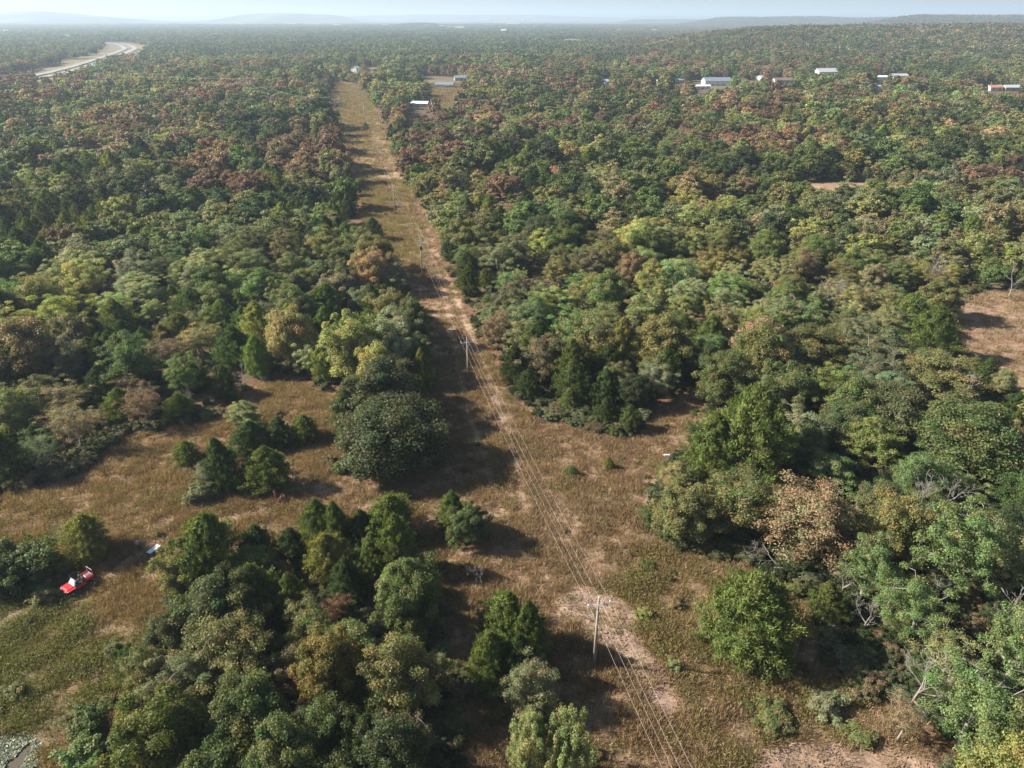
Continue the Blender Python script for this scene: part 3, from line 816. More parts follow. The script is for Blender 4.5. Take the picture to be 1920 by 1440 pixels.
# --- the woods: mix of kinds by place in the valley
# control points: photograph position of the ground -> weights (dark oak, olive oak, rust oak, cedar, elm, dry)
CTRL = [
    ((60, 180), (3, 2, 5, .5, 1, .3)), ((250, 170), (2, 3, 5, .3, 1, .3)), ((450, 165), (2, 3, 3, .5, 2, .3)), ((100, 260), (3, 2, 2, 3, 1, .2)),
    ((350, 260), (2, 2, 5, 1, 1, .5)), ((540, 250), (2, 2, 3, 1, 1, .3)), ((560, 320), (2, 1, 3, 3, 1, .5)), ((200, 340), (2, 2, 2, 3, 2, .5)), ((420, 300), (2, 1, 6, 1, 1, .5)),
    ((60, 420), (2, 2, 1, 3, 2, .5)), ((300, 440), (3, 3, 1, 1, 2, .5)), ((560, 420), (2, 2, .6, 4, 2, .5)), ((250, 520), (3, 2, .6, 2, 3, .5)), ((450, 520), (1, 2, .7, 1.5, 4, .8)),
    ((80, 650), (2, 3, .5, 1, 4, .6)), ((300, 650), (1, 3, .5, 2, 4, 1)), ((550, 620), (.5, 2, .5, 1, 4, 2.5)), ((700, 560), (1.5, 1.5, .3, 4, 2, .3)), ((100, 780), (.5, 2, .2, 2, 3, 1)),
    ((760, 600), (2, 1, .1, 4, 1, .3)), ((650, 640), (1, 2, .2, 1, 3, 1.5)),
    ((750, 180), (2, 4, 1, 1, 3, .3)), ((850, 250), (3, 2, 4, 1.5, 1, .3)), ((800, 320), (1, 2, 5, 1, 1, .3)), ((1000, 220), (3, 3, 2, 2, 1, .2)), ((960, 300), (2, 2, 3, 3, 1, .3)),
    ((1200, 190), (3, 3, 2, 1.5, 1, .2)), ((1400, 230), (3, 2, 4, 1, 1.5, .2)), ((1700, 200), (3, 3, 1.5, 1, 2, .2)), ((1800, 300), (2, 3, 2, .5, 3, .3)), ((1450, 300), (3, 2, 3, 1, 1, .3)),
    ((1150, 320), (3, 2, 1.5, 4, 1, .3)), ((880, 430), (1, 2, .3, 2, 3, .5)), ((1000, 420), (2.5, 1, .3, 3, 2, .5)), ((1100, 470), (1, 3, .3, 1.5, 4, .8)), ((1400, 420), (.6, 3, .4, .8, 5, .6)),
    ((1700, 420), (.5, 3, .5, .3, 5, 1)), ((1400, 520), (.4, 3, .4, .8, 5, 1)), ((1700, 540), (.4, 2, .4, 1, 5, 1.2)), ((940, 560), (.7, 1.2, .4, 4, 2, .4)), ((1080, 620), (.8, 1.5, .5, 4, 2, .5)),
    ((1200, 700), (.6, 1, .2, 5, 1.5, .3)), ((1050, 740), (.8, 1, .2, 5, 1.2, .3)), ((1400, 660), (.4, 2, .2, 3, 4, .6)), ((1600, 700), (.5, 2, .1, 1, 5, .8)), ((1850, 800), (1, 2, .1, .3, 5, 1)),
    ((1650, 860), (.8, 2, .1, .6, 5, 1)), ((1850, 950), (.6, 2, 0, .3, 5, 1.5)), ((1750, 1050), (.5, 2, 0, .2, 5, 1.5)), ((1300, 870), (.3, 2, 0, 4, 3, .5)), ((1900, 640), (.5, 2, .2, 1, 5, 1)),
    ((300, 115), (4, 3, .5, .5, 1, 0)), ((700, 110), (4, 3, 1, .5, 1, 0)), ((1000, 110), (2, 2, 4, .3, 1, 0)), ((1250, 115), (2, 3, 4, .3, 1, 0)), ((1600, 120), (3, 3, 2, .3, 1, 0)),
    ((450, 1350), (2, 3, .2, 1, 2, .3)), ((650, 1150), (1.5, 2, .3, 3, 2, .3))]
CX = np.array([c[0][0] for c in CTRL]); CYY = np.array([c[0][1] for c in CTRL]); CW = np.array([c[1] for c in CTRL], float)
CW /= CW.sum(axis=1, keepdims=True)
def mix_at(x, y):
    px, py = seen_at(x, y)
    d2 = ((px[:, None] - CX) / 1.3) ** 2 + ((py[:, None] - CYY) * 1.25) ** 2 + 60.0
    wgt = 1 / d2 ** 1.6
    return (wgt @ CW) / wgt.sum(axis=1, keepdims=True)

def band(y0, y1, s, qmax=0.86, left=26):
    gy = np.arange(y0, y1, s)
    out = []
    for k, yy in enumerate(gy):
        gx = np.arange(-qmax * yy - left, qmax * yy + 14, s) + (s / 2 if k % 2 else 0)
        out.append(np.stack([gx, np.full(len(gx), yy)], axis=1))
    P = np.concatenate(out)
    P += rng.uniform(-0.46, 0.46, P.shape) * s
    P = P[rng.random(len(P)) > 0.05]
    return P
cand = np.concatenate([band(44, 150, 6.0), band(150, 300, 6.6), band(300, 620, 7.4), band(620, 1150, 8.2, left=20)])
cx, cyy = cand[:, 0], cand[:, 1]
ok = ~open_mask(cx, cyy)
dist_open = np.full(len(cand), 1e9)
for p in OPENS: dist_open = np.minimum(dist_open, poly_dist(cx, cyy, p))
ok &= (dist_open > 1.3)
ok &= ~((poly_dist(cx, cyy, ROAD, False) < 42) & (cyy > 500))
HOUSE_PX = ((667, 134, 9), (701, 134, 15), (834, 165, 17), (866, 150, 16), (786, 200, 14), (1134, 160, 11), (1342, 160, 26), (1316, 167, 14), (1234, 155, 6), (1272, 156, 10), (1424, 151, 9),
            (1468, 156, 20), (1547, 142, 26), (1684, 148, 17), (1650, 150, 12), (1645, 168, 7), (1862, 170, 13), (1894, 170, 14), (181, 134, 6))
for hpx, hpy, hl in HOUSE_PX:
    hx, hy = survey(hpx, hpy); f_ = 1 - (58.0 if hl > 8 else 42.0) / math.hypot(hx, hy)
    ok &= poly_dist(cx, cyy, [(hx, hy), (hx * f_, hy * f_)], False) > hl * 0.42 + 2.5
RS = [p for p in ROAD[1:7]]
NEARSIDE = RS + [(x_ * (1 - 230 / math.hypot(x_, y_)), y_ * (1 - 230 / math.hypot(x_, y_))) for x_, y_ in RS[::-1]]
ok &= ~((poly_dist(cx, cyy, RS, False) < 62) & in_poly(cx, cyy, NEARSIDE))
for hx, hy, hr in heroes:
    ok &= np.hypot(cx - hx, cyy - hy) > max(hr * 0.85 + 1.4, 2.0)
cand = cand[ok]; dist_open = dist_open[ok]
cx, cyy = cand[:, 0], cand[:, 1]
MX = mix_at(cx, cyy)
MX[:, 2] *= 1.25 * sstep(0.06, 0.26, MX[:, 2]); MX[:, 5] *= 0.7
# clumping: neighbours tend to be alike
for k in range(6):
    MX[:, k] *= np.exp(5.5 * (fbm(cx / (60 if k == 2 else 34) + 9 * k, cyy / (60 if k == 2 else 34), 70 + k, 2) - 0.5) * 2)
MX[:, 3] *= np.where(dist_open < 7, 1.6, 1.0)
cum = np.cumsum(MX / MX.sum(axis=1, keepdims=True), axis=1)
kind = (rng.random(len(cand))[:, None] > cum).sum(axis=1).clip(0, 5)
KN = ['oak', 'oak', 'oak', 'cedar', 'elm', 'dry']
PAL = [(('dark green', .6), ('green', .4)), (('olive green', .45), ('green', .35), ('tan brown', .06), ('grey green', .14)), (('rust brown', .8), ('tan brown', .12), ('olive green', .08)),
       (('deep cedar', .5), ('bright cedar', .35), ('yellowish cedar', .15)), (('olive green', .27), ('grey green', .28), ('pale green', .20), ('yellow green', .07), ('tan brown', .06), ('fresh green', .12)),
       (('tan brown', .5), ('grey green', .3), ('olive green', .2))]
n = len(cand)
sz_field = fbm(cx / 40, cyy / 40, 66, 3); stand_hue = fbm(cx / 45, cyy / 45, 67, 2) - 0.5; stand_val = fbm(cx / 38, cyy / 38, 68, 2) - 0.5
tname = []; tint = np.empty((n, 3)); rad = np.empty(n); hgt = np.empty(n)
for i in range(n):
    k = kind[i]
    names = [a for a, _ in PAL[k]]; ps = np.array([b for _, b in PAL[k]])
    nm = names[int(rng.choice(len(names), p=ps / ps.sum()))]
    tname.append(nm); tint[i] = tint_of(nm) * (1 + 0.7 * stand_val[i]) * np.array([1 + 0.22 * stand_hue[i], 1.0, 1 - 0.2 * stand_hue[i]])
    size_f = 0.72 + 0.62 * sz_field[i]
    far_k = 1.0 + 0.15 * (cyy[i] > 300) + 0.2 * (cyy[i] > 620)
    if KN[k] == 'cedar': rad[i] = rng.uniform(1.9, 3.6) * size_f; hgt[i] = rad[i] * rng.uniform(2.0, 2.8)
    elif KN[k] == 'dry': rad[i] = rng.uniform(2.2, 4.2) * size_f; hgt[i] = rad[i] * rng.uniform(1.7, 2.2)
    elif KN[k] == 'elm': rad[i] = rng.uniform(2.3, 5.4) * size_f; hgt[i] = rad[i] * rng.uniform(1.6, 2.1)
    else: rad[i] = rng.uniform(2.5, 5.8) * size_f; hgt[i] = rad[i] * rng.uniform(1.65, 2.1)
    if dist_open[i] < 5: rad[i] *= 0.82; hgt[i] *= 0.95
    rad[i] *= far_k; hgt[i] *= far_k
edge_l = (poly_dist(cx, cyy, OPEN) < 9) & (cx < 8.5 - (cyy - 52) * 0.252) & (cyy > 105) & (cyy < 460)
hgt = np.where(edge_l, hgt * 1.3, hgt); rad = np.where(edge_l, rad * 1.1, rad)
young = in_poly(cx, cyy, NEARSIDE)
for hpx, hpy, hl in HOUSE_PX:
    hx, hy = survey(hpx, hpy); f_ = 1 - 155.0 / math.hypot(hx, hy)
    young |= poly_dist(cx, cyy, [(hx, hy), (hx * f_, hy * f_)], False) < hl * 0.5 + 2
hgt = np.where(young, rng.uniform(2.6, 4.2, n), hgt); rad = np.where(young, rng.uniform(2.4, 3.6, n), rad)
dcam = np.hypot(np.hypot(cx, cyy), CAM_H)

def zone_label(nm, kd, x, y, r):
    word = {'oak': 'broadleaf tree', 'cedar': 'cedar', 'elm': 'feathery tree', 'dry': 'dry tree'}[kd]
    nm = {'deep cedar': 'dark green', 'bright cedar': 'bright green', 'yellowish cedar': 'yellowish'}.get(nm, nm)
    lo_, hi_ = (2.4, 3.0) if kd == 'cedar' else (3.4, 4.4)
    size = 'small' if r < lo_ else 'large' if r > hi_ else 'middling'
    off = x - (8.5 - (y - 52) * 0.252)                                # from the pole line
    side = 'left wood' if off < 0 else 'right wood'
    lev = 'before second pole' if y < 95 else 'near second pole' if y < 145 else 'near third pole' if y < 205 else 'near fourth pole' if y < 265 else 'beyond fourth pole'
    a = abs(off); q = a / (0.72 * y + 20)
    lat = 'edging the cut' if a < 20 else 'a little inside' if q < 0.38 else 'well inside' if q < 0.7 else 'far inside'
    if a < 20: return '%s %s %s edging the cut, %s, %s' % (size, nm, word, side, lev)
    return '%s %s %s %s the %s, %s' % (size, nm, word, lat, side, lev)

px_, py_ = seen_at(cx, cyy, hgt * 0.6)
inview = (px_ > -60) & (px_ < 1980) & (py_ < 1500)
order = np.argsort(dcam)
LIMIT = {'oak': 300 - 24, 'elm': 300 - 40, 'cedar': 300 - 50}
used = {'oak': 0, 'elm': 0, 'cedar': 0}
single = np.zeros(n, bool)
for i in order:
    kd = KN[kind[i]]; fam = 'elm' if kd == 'dry' else kd
    if not inview[i] or used[fam] >= LIMIT[fam]: continue
    used[fam] += 1; single[i] = True
    near_ = dcam[i] < 215
    if kd == 'dry': key = 'dry_near_1' if near_ else 'dry_mid_1'
    elif kd == 'elm' and near_: key = rng.choice(['elm_near_1', 'elm_near_2', 'elm_near_3', 'open_near_1', 'open_near_2'])
    else: key = '%s_%s_%d' % (kd, 'near' if near_ else 'mid', rng.integers(1, 4))
    side = 'cut-side' if cx[i] < 8.5 - (cyy[i] - 52) * .252 else 'far-side'
    put_tree({'oak': 'oak_tree', 'elm': 'elm_tree', 'cedar': 'cedar_tree'}[fam], str(key), cx[i], cyy[i], rad[i], hgt[i], rng.uniform(0, 6.28), tint[i],
             zone_label(tname[i], kd, cx[i], cyy[i], rad[i]), 'tree', 'woodland trees either side of the cut')
print('single trees', used, 'all', n)

rest = ~single
zz = height(cx, cyy) - 0.05
def mass(name, sel, protos, pick, label):
    scl = np.stack([rad[sel] / 4, rad[sel] / 4, hgt[sel] / 9], axis=1)
    pts = np.stack([cx[sel], cyy[sel], zz[sel]], axis=1)
    scatter(name, [both_mesh(p) for p in protos], pts, rng.uniform(0, 6.28, sel.sum()), scl, tint[sel], pick, label, 'woodland')
sel = rest & (dcam < 470)
kk = kind[sel]
prm = ['oak_mid_1', 'oak_mid_2', 'oak_mid_3', 'cedar_mid_1', 'cedar_mid_2', 'cedar_mid_3', 'elm_mid_1', 'elm_mid_2', 'elm_mid_3', 'dry_mid_1']
pk = np.where(kk < 3, 0, np.where(kk == 3, 3, np.where(kk == 4, 6, 9))) + np.where(kk < 5, rng.integers(0, 3, len(kk)), 0)
mass('woodland_trees', sel, prm, pk, 'closed canopy of oaks, elms and cedars in the middle distance')
sel = rest & (dcam >= 470)
kk = kind[sel]
prf = ['oak_far_1', 'oak_far_2', 'oak_far_3', 'cedar_far_1', 'cedar_far_2', 'cedar_far_3']
pk = np.where(kk == 3, 3, 0) + rng.integers(0, 3, len(kk))
mass('distant_woodland', sel, prf, pk, 'distant closed canopy around the houses and the highway')

# --- far countryside: stands of trees out to six kilometres
def stand(seed, ntree, size):
    g = np.random.default_rng(seed)
    parts = []
    for k in range(ntree):
        C, D = crown_clumps(9, 3.4, 1.0, 9, g, 0.4, 0.5)
        V, I, lv = clump_leaves(C, np.full(9, 1.8), 10, 1.0, g, 0.9, D, 0.3, 0.2, 0.25)
        col = np.array(TINTS[g.choice(['dark green', 'green', 'olive green', 'olive green', 'rust brown', 'grey green', 'dark green', 'green', 'dark green'])]) * g.uniform(0.75, 1.3) / 0.07
        s = g.uniform(0.75, 1.35)
        V = V * np.array([s, s, s]) + np.array([g.uniform(-size / 2, size / 2), g.uniform(-size / 2, size / 2), 0])
        parts.append((V, I, lv * col, 0))
    return pack('stand_%d' % seed, parts, [M_LEAF])
stands = [stand(900 + k, 42, 46) for k in range(5)]
P = []
yy = 1150.0
while yy < 6800:
    s = 38 + yy * 0.004
    gx = np.arange(-0.84 * yy - 40, 0.84 * yy + 40, s)
    P.append(np.stack([gx, np.full(len(gx), yy)], axis=1) + rng.uniform(-.5, .5, (len(gx), 2)) * s * 0.9)
    yy += s
P = np.concatenate(P)
keep = poly_dist(P[:, 0], P[:, 1], ROAD, False) > 62
keep &= ~in_poly(P[:, 0], P[:, 1], FIELD_H) & ~in_poly(P[:, 0], P[:, 1], [p for p in ROAD[1:7]] + [(x_ * (1 - 125 / math.hypot(x_, y_)), y_ * (1 - 125 / math.hypot(x_, y_))) for x_, y_ in ROAD[1:7][::-1]])
keep &= fbm(P[:, 0] / 170 + 7, P[:, 1] / 420, 61, 2) < np.where((P[:, 1] > 1900) & (P[:, 0] < .13 * P[:, 1]), 0.62, 2)
keep &= rng.random(len(P)) > 0.06
P = P[keep]
tn = 0.07 * (0.8 + 0.5 * fbm(P[:, 0] / 260, P[:, 1] / 260, 80, 3))
qq = P[:, 0] / P[:, 1]
warm = 0.85 + 0.5 * sstep(0.02, 0.2, qq) * fbm(P[:, 0] / 300, P[:, 1] / 300, 81, 3)
tnt = np.stack([tn * warm, tn * 0.98, tn * 1.0], axis=1)
scatter('countryside_woodland', stands, np.stack([P[:, 0], P[:, 1], height(P[:, 0], P[:, 1]) - 0.3], axis=1), rng.uniform(0, 6.28, len(P)),
        np.ones((len(P), 3)) * rng.uniform(0.85, 1.25, (len(P), 1)) * np.array([1.15, 1.15, 1.0]), tnt, rng.integers(0, 5, len(P)), 'tree stands covering the plain and hills to the horizon', 'woodland')
print('stands', len(P))

# ------------------------------------------------------------------ grass and weeds in the clearings (stuff)
def tuft(seed, n, h, spread, width, green_=0.0):
    g = np.random.default_rng(seed)
    b = g.normal(size=(n, 2)) * spread * 0.5
    lean = g.normal(size=(n, 2)) * 0.32 + b * 0.5
    hh = h * g.uniform(0.5, 1.2, n)
    V = np.zeros((n, 4, 3)); a = g.uniform(0, 6.28, n); ww = width * g.uniform(0.6, 1.4, n)
    off = np.stack([np.cos(a) * ww, np.sin(a) * ww], axis=1)
    V[:, 0, :2] = b - off; V[:, 1, :2] = b + off
    m_ = b + lean * hh[:, None] * 0.5
    V[:, 2, :2] = b + lean * hh[:, None] + off * 0.25; V[:, 2, 2] = hh
    V[:, 3, :2] = b + lean * hh[:, None] - off * 0.25; V[:, 3, 2] = hh
    val = g.uniform(0.65, 1.35, n)
    lv = np.repeat(np.stack([val, val, val * 0.95], axis=1), 4, axis=0)
    return pack('tuft_%d' % seed, [(V.reshape(-1, 3), np.arange(n * 4), lv, 0)], [M_GRASS])
def weed(seed, n, h, spread, size):
    g = np.random.default_rng(seed)
    P_ = g.normal(size=(n, 3)) * np.array([spread * .5, spread * .5, h * .25]) + np.array([0, 0, h * .5])
    P_[:, 2] = np.abs(P_[:, 2])
    Nn = unit(g.normal(size=(n, 3)) + np.array([0, 0, 0.7]))
    val = g.uniform(0.55, 1.4, n)
    V, I = leaf_quads(P_, Nn, size * g.uniform(.6, 1.3, n), 0.55, g=g)
    lv = np.repeat(np.stack([val, val, val], axis=1), 4, axis=0)
    return pack('weed_%d' % seed, [(V, I, lv, 0)], [M_GRASS])
tufts = [tuft(601, 40, 0.42, 0.75, 0.03), tuft(602, 30, 0.6, 0.6, 0.026), weed(603, 110, 0.6, 0.9, 0.075), weed(604, 150, 0.8, 1.2, 0.08)]
def spread_pts(nq, x0, x1, y0, y1):
    return rng.uniform((x0, y0), (x1, y1), (nq, 2))
Q = np.concatenate([spread_pts(120000, -80, 80, 34, 128), spread_pts(46000, -75, 25, 128, 300), spread_pts(40000, -190, -20, 300, 780), spread_pts(6000, 60, 130, 120, 190)])
qx, qy = Q[:, 0], Q[:, 1]
om = open_mask(qx, qy) & ~in_poly(qx, qy, POND)
m1 = fbm(qx / 5, qy / 5, 54, 3); m2 = fbm(qx / 2.2, qy / 2.2, 90, 3); m3 = fbm(qx / 12, qy / 12, 91, 3)
bare = in_poly(qx, qy, BARE_P) | in_poly(qx, qy, BARE_B) | (in_poly(qx, qy, DIRT_C) & (rng.random(len(qx)) < .6))
for tr in (TRACK_1, TRACK_2, TRACK_3): bare |= poly_dist(qx, qy, tr, False) < 0.55
om &= ~bare | (rng.random(len(qx)) < 0.14)
om &= rng.random(len(qx)) < (0.35 + 1.3 * np.clip(m2 - 0.28, 0, 1))
Q = Q[om]; qx, qy = Q[:, 0], Q[:, 1]; m1, m2, m3 = m1[om], m2[om], m3[om]
wz = in_poly(qx + (m3 - .5) * 22, qy + (m1 - .5) * 22, WEEDS); gz2 = in_poly(qx + (m3 - .5) * 26, qy + (m1 - .5) * 26, GREENR)
lush = np.where(wz, 0.5, np.where(gz2, 0.15, 0.03)) * (0.3 + 1.5 * np.clip(m3 - 0.15, 0, 1))
isw = rng.random(len(qx)) < lush * sstep(0.38, 0.6, m2 + 0.1)
pick = np.where(isw, rng.integers(2, 4, len(qx)), rng.integers(0, 2, len(qx)))
drycol = np.array([0.288, 0.197, 0.124]); tancol = np.array([0.345, 0.252, 0.172]); redcol = np.array([0.225, 0.138, 0.090]); olcol = np.array([0.23, 0.18, 0.072]); grcol = np.array([0.15, 0.155, 0.05])
u_ = rng.random((len(qx), 1))
tg = np.where(u_ < .45, drycol, np.where(u_ < .75, tancol, np.where(u_ < .93, redcol, olcol)))
tg = np.where((gz2[:, None]) & (u_ < 0.5), olcol, tg)
tg = np.where(wz[:, None] & (u_ < 0.55), grcol * 1.2, tg)
tw = np.where(wz[:, None], grcol, np.where(u_ < .6, olcol * 0.8, grcol * 1.1))
tg = np.where((qy > 190)[:, None] & (u_ < 0.55) & ((m3 > 0.45)[:, None]), np.array([0.27, 0.225, 0.105]), tg)
tg = 1.02 * np.where(isw[:, None], tw, tg) * rng.uniform(0.75, 1.25, (len(qx), 1))
sc = (0.55 + 1.0 * np.clip(m2 - 0.25, 0, 1) + 0.5 * rng.random(len(qx))) * (1 + 0.0032 * np.clip(qy - 110, 0, 500)) * np.where(isw, 0.9, 0.85)
MQ = np.concatenate([spread_pts(1500, -75, 45, 36, 105), spread_pts(500, -60, 5, 120, 260)])
mz_w = in_poly(MQ[:, 0], MQ[:, 1], WEEDS); mz_g = in_poly(MQ[:, 0], MQ[:, 1], GREENR)
mk_ = open_mask(MQ[:, 0], MQ[:, 1]) & ~in_poly(MQ[:, 0], MQ[:, 1], POND) & ~in_poly(MQ[:, 0], MQ[:, 1], BARE_P) & ~in_poly(MQ[:, 0], MQ[:, 1], BARE_B)
mk_ &= rng.random(len(MQ)) < np.where(mz_w, 0.9, np.where(mz_g, 0.3, np.where(MQ[:, 1] > 118, 0.4, 0.10))) * sstep(.35, .6, fbm(MQ[:, 0] / 9, MQ[:, 1] / 9, 93, 2))
mk_ &= np.hypot(MQ[:, 0] - survey(147, 1101)[0], MQ[:, 1] - survey(147, 1101)[1]) > 4
MQ = MQ[mk_]; nm_ = len(MQ); mu = rng.random((nm_, 1)); mr_ = rng.uniform(0.35, 1.15, nm_)
qx = np.concatenate([qx, MQ[:, 0]]); qy = np.concatenate([qy, MQ[:, 1]]); pick = np.concatenate([pick, rng.integers(4, 6, nm_)])
tg = np.concatenate([tg, np.where(mu < .45, np.array([0.16, 0.14, 0.055]), np.where(mu < .8, np.array([0.12, 0.135, 0.042]), np.array([0.2, 0.15, 0.075]))) * rng.uniform(.8, 1.2, (nm_, 1))])
SCL = np.concatenate([np.stack([sc * 1.15, sc * 1.15, sc], axis=1), np.stack([mr_ / 4, mr_ / 4, mr_ * rng.uniform(.7, 1.2, nm_) / 9], axis=1)])
tufts += [crown_mesh('shrub_near_1'), crown_mesh('shrub_near_2')]
scatter('grass', tufts, np.stack([qx, qy, height(qx, qy) - 0.02], axis=1), rng.uniform(0, 6.28, len(qx)), SCL, tg, pick,
        'dry tan grass and green weeds covering the clearings and the cut', 'grass')
print('tufts', len(qx))

# undergrowth on the floor of the nearer woods
Q = np.concatenate([spread_pts(9000, -170, 170, 42, 190), spread_pts(9000, -80, 90, 36, 105)])
qx, qy = Q[:, 0], Q[:, 1]
om = ~open_mask(qx, qy) & (np.abs(qx) < 0.85 * qy + 10)
Q = Q[om]; qx, qy = Q[:, 0], Q[:, 1]
ug = [crown_mesh('shrub_near_1'), crown_mesh('shrub_near_2')]
sr = rng.uniform(0.5, 1.5, len(qx)); ut = np.array([TINTS[t] for t in rng.choice(['green', 'olive green', 'dark green', 'tan brown', 'grey green'], len(qx))])
scatter('undergrowth', ug, np.stack([qx, qy, height(qx, qy) - 0.05], axis=1), rng.uniform(0, 6.28, len(qx)), np.stack([sr / 4, sr / 4, sr * 1.2 / 9], axis=1), ut * rng.uniform(.6, 1.1, (len(qx), 1)), rng.integers(0, 2, len(qx)),
        'low bushes on the shaded floor of the woods', 'undergrowth')

# ------------------------------------------------------------------ pond with lily pads
def poly_mesh(name, pts, z, mat):
    me = bpy.data.meshes.new(name); me.from_pydata([(x, y, z) for x, y in pts], [], [list(range(len(pts)))]); me.materials.append(mat); me.update()
    return me
m_w, t_, N_, L_ = new_mat('dark_pond_water')
N_['Principled BSDF'].inputs['Base Color'].default_value = (0.085, 0.068, 0.048, 1); N_['Principled BSDF'].inputs['Roughness'].default_value = 0.3
tag(link('pond_water', poly_mesh('pond_water', POND, POND_Z, m_w)), kind='structure')
M_PAD = plain('lily_pad', (0.12, 0.14, 0.085), 0.5, noise=0.3, scale=1.2, spec=0.35)
bb = np.array(POND); lo, hi = bb.min(0), bb.max(0)
LP = rng.uniform(lo, hi, (20000, 2)); LP = LP[in_poly(LP[:, 0], LP[:, 1], POND)]
LP = LP[fbm(LP[:, 0] / 2.5, LP[:, 1] / 2.5, 95, 2) > 0.31]
V = []; I = []; 
for k, (x, y) in enumerate(LP):
    r = rng.uniform(0.07, 0.15); a0 = rng.uniform(0, 6.28); tl = rng.normal(size=2) * 0.3
    b0 = len(V); z = POND_Z + 0.02 + 0.0009 * (k % 40)
    for j in range(6):
        a = a0 + 0.3 + j * (5.7 / 5)
        V.append((x + math.cos(a) * r, y + math.sin(a) * r, z + 0.05 + r * (math.cos(a) * tl[0] + math.sin(a) * tl[1])))
    I += [b0 + j for j in range(6)]
pm = mesh_np('lily_pads', V, np.full(len(LP), 6), I, [M_PAD])
tag(link('lily_pads', pm), 'floating lily pads on the pond in the lower corner', 'lily pads', None, 'stuff')

# ------------------------------------------------------------------ small builders
import bmesh
def box_mesh(name, lo, hi, mat=None):
    x0, y0, z0 = lo; x1, y1, z1 = hi
    V = [(x0, y0, z0), (x1, y0, z0), (x1, y1, z0), (x0, y1, z0), (x0, y0, z1), (x1, y0, z1), (x1, y1, z1), (x0, y1, z1)]
    I = [0, 3, 2, 1, 4, 5, 6, 7, 0, 1, 5, 4, 1, 2, 6, 5, 2, 3, 7, 6, 3, 0, 4, 7]
    return mesh_np(name, V, np.full(6, 4), I, [mat] if mat else [])
class Shape:
    """collects solids into one mesh"""
    def __init__(self): self.bm = bmesh.new()
    def box(self, lo, hi, bev=0.0, top=None):
        lo, hi = Vector(lo), Vector(hi)
        r = bmesh.ops.create_cube(self.bm, size=1.0)
        vs = r['verts']
        for v in vs:
            t = v.co + Vector((.5, .5, .5))
            v.co = Vector((lo.x + (hi.x - lo.x) * t.x, lo.y + (hi.y - lo.y) * t.y, lo.z + (hi.z - lo.z) * t.z))
        if top:                                         # (x0, x1, y0, y1) of the top face
            for v in vs:
                if v.co.z > (lo.z + hi.z) / 2:
                    v.co.x = top[0] if v.co.x < (lo.x + hi.x) / 2 else top[1]
                    v.co.y = top[2] if v.co.y < (lo.y + hi.y) / 2 else top[3]
        if bev:
            es = list({e for v in vs for e in v.link_edges})
            bmesh.ops.bevel(self.bm, geom=es, offset=bev, segments=2, affect='EDGES', profile=0.5)
        return self
    def tube(self, pts, r, sides=6):
        pts = [Vector(p) for p in pts]
        rings = []
        for i, p in enumerate(pts):
            d = (pts[min(i + 1, len(pts) - 1)] - pts[max(i - 1, 0)]).normalized()
            a = d.orthogonal().normalized() if abs(d.z) > .95 else d.cross(Vector((0, 0, 1))).normalized()
            b = d.cross(a)
            rr = r[i] if isinstance(r, (list, tuple)) else r
            rings.append([self.bm.verts.new(p + (a * math.cos(2 * math.pi * k / sides) + b * math.sin(2 * math.pi * k / sides)) * rr) for k in range(sides)])
        for q0, q1 in zip(rings, rings[1:]):
            for k in range(sides): self.bm.faces.new((q0[k], q0[(k + 1) % sides], q1[(k + 1) % sides], q1[k]))
        self.bm.faces.new(rings[0][::-1]); self.bm.faces.new(rings[-1])
        return self
    def poly(self, pts):
        self.bm.faces.new([self.bm.verts.new(p) for p in pts]); return self
    def build(self, name, mat, parent=None, smooth=False):
        me = bpy.data.meshes.new(name)
        bmesh.ops.recalc_face_normals(self.bm, faces=self.bm.faces)
        self.bm.to_mesh(me); self.bm.free(); me.materials.append(mat)
        if smooth: me.polygons.foreach_set('use_smooth', np.ones(len(me.polygons), bool))
        return link(name, me, parent)
def empty(name, loc, rz=0.0, scale=1.0):
    return link(name, None, None, loc, (0, 0, rz), (scale,) * 3)

# ------------------------------------------------------------------ power line
M_POLE = plain('weathered_pole_wood', (0.27, 0.235, 0.20), 0.85, noise=0.3, scale=2.5)
M_ARM = plain('grey_crossarm_wood', (0.42, 0.41, 0.40), 0.8, noise=0.2, scale=3)
M_PORC = plain('insulator_glaze', (0.62, 0.64, 0.66), 0.25, noise=0.05, spec=0.6)
M_STEEL = plain('galvanised_steel', (0.45, 0.46, 0.48), 0.4, metal=0.7, noise=0.12)
M_WIRE = plain('bare_conductor', (0.42, 0.35, 0.33), 0.5, metal=0.0, noise=0.05)
M_BLACK = plain('black_plastic', (0.02, 0.02, 0.022), 0.5, noise=0.2)
LINE_DIR = Vector((-0.2445, 0.9697, 0)); LINE_N = Vector((0.9697, 0.2445, 0))
poles = [((25.0, -13.5), 9.6)] + [(survey(*b), h) for b, h in (((1113, 1253), 9.4), ((878, 716), 8.6), ((792, 519), 10.2), ((741, 403), 10.0), ((711, 308), 10.2), ((685, 236), 12.0))] + [((-128, 622), 11.5)]
wires = [[], [], [], []]
def pole_label(i):
    return ['power pole behind the viewpoint', 'nearest wooden power pole with crossarm, standing beside the bare soil patch', 'second wooden power pole along the cut, beside the big oaks',
            'third wooden power pole up the cut, with a dark transformer', 'fourth wooden power pole up the cut', 'fifth wooden power pole up the cut', 'sixth power pole, far up the cut', 'farthest power pole near the houses'][i]
